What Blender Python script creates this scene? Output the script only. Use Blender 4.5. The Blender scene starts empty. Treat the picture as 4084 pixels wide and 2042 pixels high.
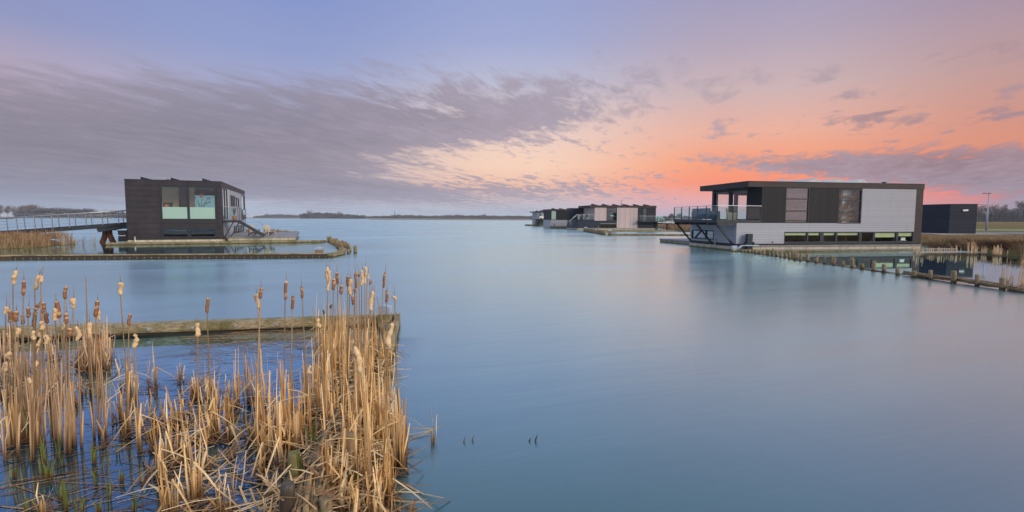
import bpy, math, random
from mathutils import Vector, Matrix
R_ = math.radians
scene = bpy.context.scene
col = scene.collection
rnd = random.Random(7)

# ------------------------------------------------------------------ camera
CAM_H, CAM_F, PITCH, ROLL = 2.1, 2060.0, math.atan(150.5 / 2060), -0.0038
cd = bpy.data.cameras.new("camera")
cd.sensor_width = 36.0
cd.lens = 36.0 * CAM_F / 4084.0
cd.clip_start = 0.05
cd.clip_end = 20000.0
cam = bpy.data.objects.new("camera", cd)
col.objects.link(cam)
_f = Vector((0, math.cos(PITCH), -math.sin(PITCH)))
_r0, _u0 = Vector((1, 0, 0)), Vector((0, math.sin(PITCH), math.cos(PITCH)))
_r = _r0 * math.cos(ROLL) - _u0 * math.sin(ROLL)
_u = _r0 * math.sin(ROLL) + _u0 * math.cos(ROLL)
_m = Matrix((_r, _u, -_f)).transposed().to_4x4()
_m.translation = Vector((0, 0, CAM_H))
cam.matrix_world = _m
scene.camera = cam


def ground(px, py, z=0.0):
    """where the sight line of a spot in the photograph meets the level z"""
    d = _f + _r * ((px - 2042) / CAM_F) + _u * ((1021 - py) / CAM_F)
    t = (z - CAM_H) / d.z
    return Vector((0, 0, CAM_H)) + d * t


def at_depth(px, py, y):
    d = _f + _r * ((px - 2042) / CAM_F) + _u * ((1021 - py) / CAM_F)
    return Vector((0, 0, CAM_H)) + d * (y / d.y)


# ------------------------------------------------------------------ exposure
scene.view_settings.view_transform = 'Standard'
scene.view_settings.look = 'None'
scene.view_settings.exposure = 0.14
scene.view_settings.gamma = 1.0
scene.view_settings.use_curve_mapping = False
scene.cycles.use_denoising = True
scene.cycles.max_bounces = 8
scene.cycles.transparent_max_bounces = 16
scene.cycles.sample_clamp_indirect = 4.0

# ------------------------------------------------------------------ node helpers


def lin(c):
    return tuple(((v / 255.0) / 12.92 if v / 255.0 <= 0.04045 else ((v / 255.0 + 0.055) / 1.055) ** 2.4) for v in c)


class S:
    """a float socket with arithmetic that makes math nodes"""
    nt = None

    def __init__(self, sock):
        self.s = sock

    @staticmethod
    def op(kind, *a, clamp=False):
        n = S.nt.nodes.new('ShaderNodeMath')
        n.operation = kind
        n.use_clamp = clamp
        for i, v in enumerate(a):
            if isinstance(v, S):
                S.nt.links.new(v.s, n.inputs[i])
            else:
                n.inputs[i].default_value = v
        return S(n.outputs[0])

    def __add__(self, o): return S.op('ADD', self, o)
    def __radd__(self, o): return S.op('ADD', o, self)
    def __sub__(self, o): return S.op('SUBTRACT', self, o)
    def __rsub__(self, o): return S.op('SUBTRACT', o, self)
    def __mul__(self, o): return S.op('MULTIPLY', self, o)
    def __rmul__(self, o): return S.op('MULTIPLY', o, self)
    def __truediv__(self, o): return S.op('DIVIDE', self, o)
    def __rtruediv__(self, o): return S.op('DIVIDE', o, self)


def smin(a, b): return S.op('MINIMUM', a, b)
def smax(a, b): return S.op('MAXIMUM', a, b)


def remap(v, a, b, c=0.0, d=1.0, smooth=True):
    n = S.nt.nodes.new('ShaderNodeMapRange')
    n.interpolation_type = 'SMOOTHSTEP' if smooth else 'LINEAR'
    S.nt.links.new(v.s, n.inputs[0])
    for i, x in enumerate((a, b, c, d)):
        n.inputs[i + 1].default_value = x
    return S(n.outputs[0])


def combine(x, y, z):
    n = S.nt.nodes.new('ShaderNodeCombineXYZ')
    for i, v in enumerate((x, y, z)):
        if isinstance(v, S):
            S.nt.links.new(v.s, n.inputs[i])
        else:
            n.inputs[i].default_value = v
    return n.outputs[0]


def noise(vec, scale, detail=4.0, rough=0.55, dist=0.0):
    n = S.nt.nodes.new('ShaderNodeTexNoise')
    if vec is not None:
        S.nt.links.new(vec, n.inputs['Vector'])
    n.inputs['Scale'].default_value = scale
    n.inputs['Detail'].default_value = detail
    n.inputs['Roughness'].default_value = rough
    n.inputs['Distortion'].default_value = dist
    return S(n.outputs[0])


def ramp(v, stops):
    n = S.nt.nodes.new('ShaderNodeValToRGB')
    cr = n.color_ramp
    while len(cr.elements) < len(stops):
        cr.elements.new(0.5)
    for e, (p, c) in zip(cr.elements, stops):
        e.position = p
        e.color = (*c, 1.0)
    S.nt.links.new(v.s, n.inputs[0])
    return n.outputs[0]


def mixc(f, a, b):
    n = S.nt.nodes.new('ShaderNodeMix')
    n.data_type = 'RGBA'
    if isinstance(f, S):
        S.nt.links.new(f.s, n.inputs[0])
    else:
        n.inputs[0].default_value = f
    for i, v in ((6, a), (7, b)):
        if isinstance(v, tuple):
            n.inputs[i].default_value = (*v[:3], 1.0)
        else:
            S.nt.links.new(v, n.inputs[i])
    return n.outputs[2]


# ------------------------------------------------------------------ sky
SKY_KEY_EL, KEY_AZ = R_(4.0), R_(128.0)      # added warm key stands right, behind the viewer; sunset glow lies ahead
world = bpy.data.worlds.new("World")
scene.world = world
world.use_nodes = True
wn = world.node_tree
wn.nodes.clear()
S.nt = wn
tc = wn.nodes.new('ShaderNodeTexCoord')
sep = wn.nodes.new('ShaderNodeSeparateXYZ')
wn.links.new(tc.outputs['Generated'], sep.inputs[0])
dx, dy, dz = S(sep.outputs[0]), S(sep.outputs[1]), S(sep.outputs[2])
az = S.op('ARCTAN2', dx, dy)
el = S.op('ARCSINE', smin(smax(dz, -0.9999), 0.9999))
EL_MAX = 0.45
e01 = remap(el, 0.0, EL_MAX, smooth=False)


def elramp(stops):
    return ramp(e01, [(e / EL_MAX, lin(c)) for e, c in stops])


g_l2 = elramp([(0, (150, 165, 190)), (.06, (150, 152, 176)), (.15, (182, 165, 182)), (.21, (178, 165, 188)), (.27, (146, 152, 194)), (.4, (130, 143, 196))])
g_l1 = elramp([(0, (166, 186, 212)), (.05, (190, 185, 200)), (.12, (190, 178, 190)), (.2, (172, 172, 202)), (.28, (148, 160, 205)), (.4, (130, 147, 203))])
g_c = elramp([(0, (163, 187, 213)), (.03, (200, 190, 200)), (.06, (240, 192, 172)), (.10, (250, 212, 188)), (.18, (232, 208, 203)), (.25, (190, 190, 212)), (.32, (163, 172, 212)), (.42, (148, 160, 207))])
g_r1 = elramp([(0, (188, 172, 196)), (.035, (236, 168, 168)), (.065, (252, 148, 118)), (.1, (250, 160, 122)), (.15, (238, 178, 158)), (.22, (208, 181, 182)), (.3, (181, 167, 187)), (.42, (150, 152, 192))])
g_r2 = elramp([(0, (178, 142, 158)), (.04, (233, 128, 120)), (.07, (238, 130, 108)), (.11, (220, 146, 124)), (.2, (196, 154, 149)), (.3, (168, 145, 163)), (.42, (146, 142, 180))])
g_b = elramp([(0, (200, 190, 205)), (.1, (206, 196, 215)), (.25, (200, 200, 226)), (.45, (200, 206, 236))])
base = mixc(remap(az, -0.8, -0.45), g_l2, g_l1)
base = mixc(remap(az, -0.4, 0.0), base, g_c)
base = mixc(remap(az, 0.02, 0.4), base, g_r1)
base = mixc(remap(az, 0.46, 0.8), base, g_r2)

# cloud sheet: a level layer seen in perspective, drawn out towards the north-east
k = 1.0 / (smax(dz, 0.0) + 0.07)
ca, sa = math.cos(0.42), math.sin(0.42)
lx, ly = dx * k, dy * k
along = lx * sa + ly * ca
across = lx * ca - ly * sa
vec1 = combine(across * 1.0, along * 0.30, 0.0)
vec2 = combine(across * 1.0, along * 0.42, 3.7)
n1 = noise(vec1, 1.3, 7.0, 0.62, 0.35)
n2 = noise(vec2, 7.0, 7.0, 0.68, 0.4)
n3 = noise(combine(across * 0.9, along * 0.5, 9.1), 3.4, 6.0, 0.62, 0.3)
crisp = remap(az, -0.55, -0.05, 0.72, 1.45)
wob = (n1 - 0.5) * 0.85 + (n2 - 0.5) * crisp
# the wide grey bank on the left
top_edge = remap(az, -0.8, -0.2, 0.195, 0.262)
edge_r = smax(remap(el, 0.10, 0.2, -0.16, 0.24), remap(el, 0.05, 0.08, 0.02, -0.18))
c1 = smin(smin((top_edge - el) * 9.0, (el - 0.02) * 26.0), (edge_r - az) * 3.2)
cov1 = remap(c1 + wob * 1.7, -0.2, 0.55)
# low dark streaks right of the bank, down to the horizon
c1b = smin(smin((el - 0.028) * 40.0, (0.088 - el) * 30.0), smin((az + 0.4) * 4.0, (0.30 - az) * 5.0))
cov1b = remap(c1b + wob * 3.4, 0.25, 1.0) * 0.9
# wisps between
c1c = smin(smin((el - 0.1) * 20.0, (0.25 - el) * 14.0), smin((az + 0.2) * 4.0, (0.36 - az) * 4.0))
cov1c = remap(c1c * 0.5 + wob * 3.0, 0.45, 1.1) * 0.8
# the band over the house at the right
mid = remap(az, 0.2, 0.8, 0.118, 0.062, smooth=False)
half = remap(az, 0.25, 0.8, 0.004, 0.036)
dd = S.op('ABSOLUTE', el - mid)
c2 = (half - dd) * 42.0 + remap(az, 0.18, 0.4, -1.2, 0.0)
cov2 = remap(c2 + wob * 2.0, -0.35, 0.55)
low = smin((0.062 - el) * 30.0, (az - 0.715) * 14.0)
cov2 = smax(cov2, remap(low + wob * 1.2, -0.1, 0.8) * 0.95)
# scattered puffs
c3 = smin(smin((el - 0.1) * 14.0, (0.27 - el) * 12.0), (az - 0.06) * 8.0)
cov3 = remap(smin(c3, 0.35) + (n3 - 0.5) * 3.6 + (n2 - 0.5) * 1.0, 0.50, 1.0) * remap(el, 0.1, 0.3, 0.85, 0.35)
cov = smax(smax(smax(cov1, cov1b), smax(cov2, cov3)), cov1c)
cc = mixc(remap(az, -0.6, 0.25), lin((134, 129, 147)), lin((163, 152, 168)))
cc = mixc(remap(az, 0.3, 0.75), cc, lin((146, 126, 138)))
cc = mixc(remap(el, 0.1, 0.02) * 0.55, cc, lin((146, 156, 182)))
cc = mixc(remap(n2 * 0.6 + n1 * 0.4, 0.42, 0.68) * crisp * 0.33, cc, lin((184, 172, 190)))
cc = mixc(remap(n2 * 0.4 + n1 * 0.6, 0.5, 0.34) * 0.3, cc, lin((112, 104, 126)))
sky = mixc(cov * 0.93, base, cc)
# high thin veil
veil = remap(noise(combine(across * 0.6, along * 0.2, 21.0), 0.9, 4.0, 0.55, 0.4), 0.45, 0.75) * remap(el, 0.15, 0.3) * 0.28
sky = mixc(veil, sky, lin((184, 178, 196)))
# overhead and behind the viewer the unseen sky is brightened as fill light
ZEN = (0.74, 0.88, 1.10)
BACK = 1.0
g_b = mixc(remap(n1 * 0.6 + n2 * 0.4, 0.44, 0.62) * 0.75, g_b, lin((146, 138, 160)))
bk = wn.nodes.new('ShaderNodeVectorMath'); bk.operation = 'SCALE'
wn.links.new(g_b, bk.inputs[0]); bk.inputs[3].default_value = 1.12
sky = mixc(remap(S.op('ABSOLUTE', az), 0.95, 1.9), sky, bk.outputs[0])
sky = mixc(remap(el, 0.36, 0.8), sky, ZEN)
nish = wn.nodes.new('ShaderNodeTexSky')
nish.sky_type = 'NISHITA'
nish.sun_disc = False
nish.sun_elevation = SKY_KEY_EL
nish.sun_rotation = KEY_AZ
bg1 = wn.nodes.new('ShaderNodeBackground')
wn.links.new(sky, bg1.inputs[0])
bg1.inputs[1].default_value = 0.89
bg2 = wn.nodes.new('ShaderNodeBackground')
wn.links.new(nish.outputs[0], bg2.inputs[0])
bg2.inputs[1].default_value = 0.004
ad = wn.nodes.new('ShaderNodeAddShader')
wn.links.new(bg1.outputs[0], ad.inputs[0])
wn.links.new(bg2.outputs[0], ad.inputs[1])
wo = wn.nodes.new('ShaderNodeOutputWorld')
wn.links.new(ad.outputs[0], wo.inputs[0])

sd = bpy.data.lights.new("warm_key", 'SUN')  # warm key lamp added to model the reeds, away from the sunset
sd.energy = 2.7
sd.angle = R_(24.0)
sd.color = (1.0, 0.81, 0.57)
so = bpy.data.objects.new("warm_key", sd)
col.objects.link(so)
_sd = Vector((math.sin(KEY_AZ) * math.cos(R_(24)), math.cos(KEY_AZ) * math.cos(R_(24)), math.sin(R_(24))))
so.rotation_euler = _sd.to_track_quat('Z', 'Y').to_euler()
so.location = (60, 120, 60)

# ------------------------------------------------------------------ mesh helpers


class MB:
    """collects boxes, bars, tubes and strips, then builds them as one mesh"""

    def __init__(self):
        self.v, self.f, self.a, self.sm = [], [], [], []

    def quad(self, pts, var=0.5, smooth=False):
        b = len(self.v)
        self.v += [tuple(p) for p in pts]
        self.f.append(tuple(range(b, b + len(pts))))
        self.a.append(var)
        self.sm.append(smooth)

    def box(self, x0, x1, y0, y1, z0, z1, var=0.5):
        b = len(self.v)
        self.v += [(x, y, z) for z in (z0, z1) for x, y in ((x0, y0), (x1, y0), (x1, y1), (x0, y1))]
        for q in ((3, 2, 1, 0), (4, 5, 6, 7), (0, 1, 5, 4), (1, 2, 6, 5), (2, 3, 7, 6), (3, 0, 4, 7)):
            self.f.append(tuple(b + i for i in q))
            self.a.append(var)
            self.sm.append(False)

    def prism(self, pts, z0, z1, var=0.5):
        """vertical prism over a counter-clockwise outline"""
        b, n = len(self.v), len(pts)
        self.v += [(p[0], p[1], z0) for p in pts] + [(p[0], p[1], z1) for p in pts]
        self.f.append(tuple(b + n - 1 - i for i in range(n)))
        self.f.append(tuple(b + n + i for i in range(n)))
        for i in range(n):
            j = (i + 1) % n
            self.f.append((b + i, b + j, b + n + j, b + n + i))
        self.a += [var] * (n + 2)
        self.sm += [False] * (n + 2)

    def extrude(self, prof, axis, a0, a1, var=0.5):
        """extrude an outline along x ('x': profile is (y,z)) or y ('y': profile is (x,z))"""
        b, n = len(self.v), len(prof)
        for a in (a0, a1):
            for p in prof:
                self.v.append((a, p[0], p[1]) if axis == 'x' else (p[0], a, p[1]))
        self.f.append(tuple(b + i for i in range(n)))
        self.f.append(tuple(b + n + n - 1 - i for i in range(n)))
        for i in range(n):
            j = (i + 1) % n
            self.f.append((b + j, b + i, b + n + i, b + n + j))
        self.a += [var] * (n + 2)
        self.sm += [False] * (n + 2)

    def tube(self, path, radii, n=8, var=0.5, cap=True, smooth=True, jit=0.0, r=rnd):
        if not isinstance(radii, (list, tuple)):
            radii = [radii] * len(path)
        path = [Vector(p) for p in path]
        b = len(self.v)
        for i, p in enumerate(path):
            t = (path[min(i + 1, len(path) - 1)] - path[max(i - 1, 0)]).normalized()
            a = Vector((1, 0, 0)) if abs(t.x) < 0.8 else Vector((0, 1, 0))
            u = t.cross(a).normalized()
            w = t.cross(u)
            for k in range(n):
                an = 2 * math.pi * k / n
                rr = radii[i] * (1 + (r.uniform(-jit, jit) if jit else 0))
                self.v.append(tuple(p + u * (math.cos(an) * rr) + w * (math.sin(an) * rr)))
        for i in range(len(path) - 1):
            for k in range(n):
                k2 = (k + 1) % n
                self.f.append((b + i * n + k, b + i * n + k2, b + (i + 1) * n + k2, b + (i + 1) * n + k))
                self.a.append(var)
                self.sm.append(smooth)
        if cap:
            self.f.append(tuple(b + n - 1 - k for k in range(n)))
            e = b + (len(path) - 1) * n
            self.f.append(tuple(e + k for k in range(n)))
            self.a += [var, var]
            self.sm += [False, False]

    def bar(self, p, q, w, h=None, var=0.5):
        """square bar between two points"""
        h = w if h is None else h
        p, q = Vector(p), Vector(q)
        t = (q - p).normalized()
        up = Vector((0, 0, 1)) if abs(t.z) < 0.95 else Vector((0, 1, 0))
        s = t.cross(up).normalized()
        u = s.cross(t)
        b = len(self.v)
        for c in (p, q):
            for i, j in ((-1, -1), (1, -1), (1, 1), (-1, 1)):
                self.v.append(tuple(c + s * (i * w / 2) + u * (j * h / 2)))
        for fq in ((0, 1, 2, 3), (7, 6, 5, 4), (0, 4, 5, 1), (1, 5, 6, 2), (2, 6, 7, 3), (3, 7, 4, 0)):
            self.f.append(tuple(b + i for i in fq))
            self.a.append(var)
            self.sm.append(False)

    def blade(self, path, widths, side, var=0.5, fold=0.35):
        """a dry leaf: a folded strip along a path"""
        side = Vector(side).normalized()
        b = len(self.v)
        for i, (p, w) in enumerate(zip(path, widths)):
            p = Vector(p)
            t = (Vector(path[min(i + 1, len(path) - 1)]) - Vector(path[max(i - 1, 0)])).normalized()
            n = t.cross(side)
            n = n.normalized() if n.length > 1e-6 else Vector((0, 1, 0))
            self.v += [tuple(p - side * (w / 2)), tuple(p + n * (w * fold)), tuple(p + side * (w / 2))]
        for i in range(len(path) - 1):
            q = b + i * 3
            for k in (0, 1):
                self.f.append((q + k, q + k + 1, q + k + 4, q + k + 3))
                self.a.append(var)
                self.sm.append(False)

    def build(self, name, m, parent=None, loc=None, rz=0.0):
        me = bpy.data.meshes.new(name)
        me.from_pydata(self.v, [], self.f)
        at = me.attributes.new('var', 'FLOAT', 'FACE')
        at.data.foreach_set('value', self.a)
        me.polygons.foreach_set('use_smooth', self.sm)
        me.materials.append(m)
        me.update()
        o = bpy.data.objects.new(name, me)
        col.objects.link(o)
        if parent is not None:
            o.parent = parent
        if loc is not None:
            o.location = loc
            o.rotation_euler = (0, 0, rz)
        return o


def tag(o, label=None, cat=None, group=None, kind=None):
    if label: o['label'] = label
    if cat: o['category'] = cat
    if group: o['group'] = group
    if kind: o['kind'] = kind
    return o


def thing(name, label, cat, loc=(0, 0, 0), rz=0.0, group=None):
    o = bpy.data.objects.new(name, None)
    o.empty_display_size = 0.2
    col.objects.link(o)
    o.location = loc
    o.rotation_euler = (0, 0, rz)
    return tag(o, label, cat, group)


def node(name, parent):
    """an Empty that is a part and parents sub-parts"""
    o = bpy.data.objects.new(name, None)
    o.empty_display_size = 0.1
    col.objects.link(o)
    o.parent = parent
    return o


def one(name, fn, m, parent, *a, **kw):
    mb = MB()
    getattr(mb, fn)(*a, **kw)
    return mb.build(name, m, parent)


ORD = ['first', 'second', 'third', 'fourth', 'fifth', 'sixth', 'seventh', 'eighth', 'ninth', 'tenth', 'eleventh', 'twelfth',
       'thirteenth', 'fourteenth', 'fifteenth', 'sixteenth', 'seventeenth', 'eighteenth', 'nineteenth', 'twentieth',
       'twenty-first', 'twenty-second', 'twenty-third', 'twenty-fourth', 'twenty-fifth', 'twenty-sixth', 'twenty-seventh', 'twenty-eighth']

# ------------------------------------------------------------------ materials


def mat(name):
    m = bpy.data.materials.new(name)
    m.use_nodes = True
    S.nt = m.node_tree
    b = m.node_tree.nodes['Principled BSDF']
    return m, b


def objvec():
    n = S.nt.nodes.new('ShaderNodeTexCoord')
    return n.outputs['Object']


def geopos():
    n = S.nt.nodes.new('ShaderNodeNewGeometry')
    return n.outputs['Position']


def xyz(v):
    n = S.nt.nodes.new('ShaderNodeSeparateXYZ')
    S.nt.links.new(v, n.inputs[0])
    return S(n.outputs[0]), S(n.outputs[1]), S(n.outputs[2])


def setc(b, c):
    if isinstance(c, tuple):
        b.inputs['Base Color'].default_value = (*c[:3], 1)
    else:
        S.nt.links.new(c, b.inputs['Base Color'])


def bump(b, h, strength=0.3, dist=0.01):
    n = S.nt.nodes.new('ShaderNodeBump')
    n.inputs['Strength'].default_value = strength
    n.inputs['Distance'].default_value = dist
    S.nt.links.new(h.s, n.inputs['Height'])
    S.nt.links.new(n.outputs[0], b.inputs['Normal'])


def var():
    n = S.nt.nodes.new('ShaderNodeAttribute')
    n.attribute_name = 'var'
    return S(n.outputs['Fac'])


def scaled(v, sx, sy, sz):
    n = S.nt.nodes.new('ShaderNodeMapping')
    n.inputs['Scale'].default_value = (sx, sy, sz)
    S.nt.links.new(v, n.inputs['Vector'])
    return n.outputs[0]


def plain(name, c, rough=0.6, amt=0.25, scale=3.0, metal=0.0, stretch=(1, 1, 1)):
    m, b = mat(name)
    nz = noise(scaled(objvec(), *stretch), scale, 5.0, 0.6)
    d = tuple(x * (1 - amt) for x in c)
    l = tuple(min(1, x * (1 + amt)) for x in c)
    setc(b, mixc(remap(nz, 0.3, 0.7), d, l))
    b.inputs['Roughness'].default_value = rough
    b.inputs['Specular IOR Level'].default_value = 0.2
    b.inputs['Metallic'].default_value = metal
    bump(b, nz, 0.15, 0.01)
    return m


def boards(name, c, pitch, axis='z', gap=0.08, dark=0.45, amt=0.12, rough=0.6, grain=(0.6, 0.6, 14), lowered=0.0):
    """cladding: boards with a dark groove between them, each board a slightly different tone"""
    m, b = mat(name)
    o = objvec()
    x, y, z = xyz(o)
    t = {'z': z, 'x': x, 'xy': x + y}[axis] / pitch
    fr = S.op('FRACT', t + 100.0)
    idx = S.op('FLOOR', t + 100.0)
    wn_ = S.nt.nodes.new('ShaderNodeTexWhiteNoise')
    wn_.noise_dimensions = '1D'
    S.nt.links.new(idx.s, wn_.inputs['W'])
    tone = S(wn_.outputs[0])
    nz = noise(scaled(o, *grain), 3.0, 5.0, 0.65)
    f = tone * 0.6 + nz * 0.6 - 0.1
    cl = mixc(S.op('ADD', f, 0, clamp=True), tuple(v * (1 - amt) for v in c), tuple(min(1, v * (1 + amt)) for v in c))
    groove = S.op('LESS_THAN', fr, gap)
    weather = noise(scaled(o, 2.2, 2.2, 0.35), 1.6, 6.0, 0.7)
    cl = mixc(remap(weather, 0.5, 0.75) * 0.28, cl, tuple(v * q for v, q in zip(c, (0.62, 0.58, 0.50))))
    setc(b, mixc(groove * dark, cl, tuple(v * 0.25 for v in c)))
    b.inputs['Roughness'].default_value = rough
    b.inputs['Specular IOR Level'].default_value = 0.2
    bump(b, smin(fr * 6.0, 1.0) + nz * 0.15, 0.35, 0.012)
    return m


def reedmat(name, stops, wet=0.12):
    """dry leaf: pale straw, every blade a different tone, stained brown where it stands in the water"""
    m, b = mat(name)
    o = geopos()
    x, y, z = xyz(o)
    nz = noise(scaled(o, 30, 30, 4), 3.0, 4.0, 0.6)
    v = var() * 0.8 + (nz - 0.5) * 0.45 + 0.1
    cl = ramp(S.op('ADD', v, 0, clamp=True), stops)
    st = remap(z + (nz - 0.5) * 0.12, wet, 0.0)
    setc(b, mixc(st * 0.85, cl, (0.10, 0.038, 0.014)))
    b.inputs['Roughness'].default_value = 0.62
    b.inputs['Specular IOR Level'].default_value = 0.25
    nt = m.node_tree
    tl = nt.nodes.new('ShaderNodeBsdfTranslucent')
    src = b.inputs['Base Color'].links[0].from_socket
    nt.links.new(src, tl.inputs[0])
    mx = nt.nodes.new('ShaderNodeMixShader')
    mx.inputs[0].default_value = 0.28
    nt.links.new(b.outputs[0], mx.inputs[1])
    nt.links.new(tl.outputs[0], mx.inputs[2])
    nt.links.new(mx.outputs[0], nt.nodes['Material Output'].inputs[0])
    return m


M = {}
M['reed'] = reedmat('dry_reed', [(0, (0.30, 0.14, 0.05)), (.25, (0.56, 0.33, 0.13)), (.6, (0.86, 0.58, 0.27)), (1, (0.98, 0.82, 0.54))], 0.22)
M['reed_pale'] = reedmat('pale_reed', [(0, (0.30, 0.17, 0.09)), (.4, (0.58, 0.38, 0.22)), (1, (0.82, 0.60, 0.39))], 0.2)
M['litter'] = reedmat('reed_litter', [(0, (0.05, 0.025, 0.014)), (.35, (0.22, 0.11, 0.05)), (.65, (0.58, 0.38, 0.19)), (1, (0.92, 0.76, 0.52))], 0.004)
M['stem'] = reedmat('cattail_stem', [(0, (0.25, 0.15, 0.075)), (1, (0.50, 0.33, 0.18))], 0.12)
M['shoot'] = reedmat('green_shoot', [(0, (0.05, 0.075, 0.03)), (1, (0.20, 0.21, 0.04))], 0.06)


def headmat(name, cs):
    m, b = mat(name)
    o = objvec()
    nz = noise(scaled(o, 1, 1, 0.55), 42.0, 3.0, 0.7)
    n2_ = noise(o, 260.0, 2.0, 0.6)
    v = var() * 0.55 + nz * 0.9 - 0.22
    setc(b, ramp(S.op('ADD', v + (n2_ - 0.5) * 0.3, 0, clamp=True), cs))
    b.inputs['Roughness'].default_value = 0.95
    b.inputs['Specular IOR Level'].default_value = 0.1
    bump(b, n2_, 0.8, 0.003)
    return m


M['head'] = headmat('brown_seed_head', [(0, (0.17, 0.07, 0.035)), (.45, (0.27, 0.13, 0.07)), (.68, (0.48, 0.29, 0.17)), (1, (0.72, 0.52, 0.35))])
M['fluff'] = headmat('fluffy_seed_head', [(0, (0.22, 0.10, 0.05)), (.3, (0.36, 0.20, 0.10)), (.65, (0.56, 0.38, 0.21)), (1, (0.70, 0.53, 0.34))])


def woodmat(name, c1, c2, moss=0.4, wetline=0.1, stretch=(6, 6, 1)):
    m, b = mat(name)
    o = objvec()
    p = geopos()
    z = xyz(p)[2]
    g = noise(scaled(o, *stretch), 6.0, 6.0, 0.65, 0.4)
    ms = noise(p, 2.3, 5.0, 0.6)
    cl = mixc(remap(g, 0.3, 0.7), c1, c2)
    cl = mixc(remap(ms, 0.42, 0.62) * moss, cl, (0.115, 0.10, 0.030))
    cl = mixc(remap(z + (g - 0.5) * 0.06, wetline, wetline - 0.08) * 0.85, cl, (0.035, 0.020, 0.010))
    setc(b, cl)
    b.inputs['Roughness'].default_value = 0.8
    bump(b, g, 0.5, 0.015)
    return m


M['oldwood'] = woodmat('weathered_timber', (0.13, 0.105, 0.060), (0.38, 0.31, 0.20), 0.85, 0.10, (1, 8, 8))
M['pile'] = woodmat('weathered_pile', (0.11, 0.075, 0.042), (0.29, 0.21, 0.125), 0.35, 0.12, (8, 8, 1))
M['pile_moss'] = woodmat('mossy_pile', (0.10, 0.085, 0.04), (0.24, 0.20, 0.11), 0.9, 0.16, (8, 8, 1))
M['pile_dark'] = woodmat('gap_shade_dark', (0.025, 0.024, 0.022), (0.09, 0.08, 0.06), 0.3, 0.3, (8, 8, 1))
M['bundle'] = woodmat('brushwood', (0.10, 0.065, 0.035), (0.33, 0.23, 0.13), 0.25, 0.02, (3, 3, 3))
M['zinc'] = plain('zinc_sheet', (0.42, 0.50, 0.60), 0.35, 0.15, 6.0, 0.6)
M['steel'] = plain('galvanised_steel', (0.42, 0.44, 0.47), 0.4, 0.12, 8.0, 0.7)
M['darksteel'] = plain('anthracite_steel', (0.030, 0.036, 0.045), 0.45, 0.2, 5.0)
M['frame'] = plain('anthracite_frame', (0.024, 0.031, 0.042), 0.4, 0.1, 4.0)
M['lightframe'] = plain('pale_grey_frame', (0.42, 0.45, 0.50), 0.4, 0.1, 4.0)
M['brown'] = plain('brown_grey_fascia', (0.037, 0.030, 0.032), 0.55, 0.12, 1.5)
M['white'] = boards('white_weatherboard', (0.30, 0.312, 0.365), 0.155, 'z', 0.12, 0.42, 0.06, 0.55)
M['darkclad'] = boards('dark_vertical_cladding', (0.0125, 0.0135, 0.019), 0.11, 'xy', 0.14, 0.8, 0.25, 0.6, (14, 14, 0.6))
M['pinkclad'] = boards('bleached_vertical_timber', (0.42, 0.35, 0.36), 0.13, 'xy', 0.09, 0.5, 0.22, 0.65, (14, 14, 0.5))
M['bluedark'] = boards('blue_black_boarding', (0.014, 0.022, 0.040), 0.15, 'z', 0.1, 0.7, 0.3, 0.5)
M['inner'] = plain('plaster_wall', (0.60, 0.57, 0.52), 0.8, 0.05, 1.0)
M['tan'] = plain('tan_plaster', (0.56, 0.45, 0.30), 0.8, 0.08, 1.0)
M['floor'] = plain('oak_floor', (0.30, 0.22, 0.14), 0.5, 0.2, 3.0, 0.0, (1, 6, 1))
M['deck'] = boards('grey_decking', (0.20, 0.205, 0.235), 0.14, 'x', 0.1, 0.6, 0.2, 0.6, (14, 0.6, 0.6))
M['solar'] = plain('solar_panel', (0.018, 0.02, 0.028), 0.25, 0.2, 4.0)
M['rack'] = plain('pale_solar_tray', (0.42, 0.44, 0.47), 0.5, 0.1, 4.0)
M['rust'] = plain('rusty_steel', (0.10, 0.042, 0.028), 0.8, 0.4, 5.0)
M['white_paint'] = plain('white_paint', (0.75, 0.75, 0.76), 0.5, 0.05, 4.0)
M['chairwood'] = plain('silvered_teak', (0.36, 0.30, 0.25), 0.7, 0.2, 5.0, 0.0, (1, 1, 6))
M['terracotta'] = plain('terracotta', (0.45, 0.12, 0.05), 0.8, 0.2, 8.0)
M['leaf'] = plain('green_leaf', (0.05, 0.10, 0.04), 0.6, 0.4, 9.0)
M['flower'] = plain('red_flower', (0.42, 0.07, 0.05), 0.7, 0.3, 9.0)
M['black'] = plain('black_plastic', (0.015, 0.017, 0.022), 0.4, 0.2, 4.0)
M['blind'] = plain('cream_roller_blind', (0.46, 0.48, 0.30), 0.8, 0.05, 3.0)
M['navyfab'] = plain('blue_outdoor_fabric', (0.05, 0.09, 0.16), 0.9, 0.2, 6.0)
M['timberframe'] = plain('brown_timber_beam', (0.09, 0.045, 0.025), 0.6, 0.3, 4.0)


def concretemat():
    m, b = mat('stained_cream_concrete')
    p = geopos()
    z = xyz(p)[2]
    s = noise(scaled(p, 1.6, 1.6, 0.35), 2.0, 6.0, 0.65)
    cl = mixc(remap(s, 0.3, 0.7), (0.30, 0.27, 0.20), (0.52, 0.48, 0.38))
    cl = mixc(remap(s, 0.55, 0.72) * 0.5, cl, (0.34, 0.26, 0.12))
    cl = mixc(remap(z + (s - 0.5) * 0.10, 0.16, 0.05), cl, (0.09, 0.085, 0.02))
    setc(b, cl)
    b.inputs['Roughness'].default_value = 0.8
    return m


M['concrete'] = concretemat()


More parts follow.
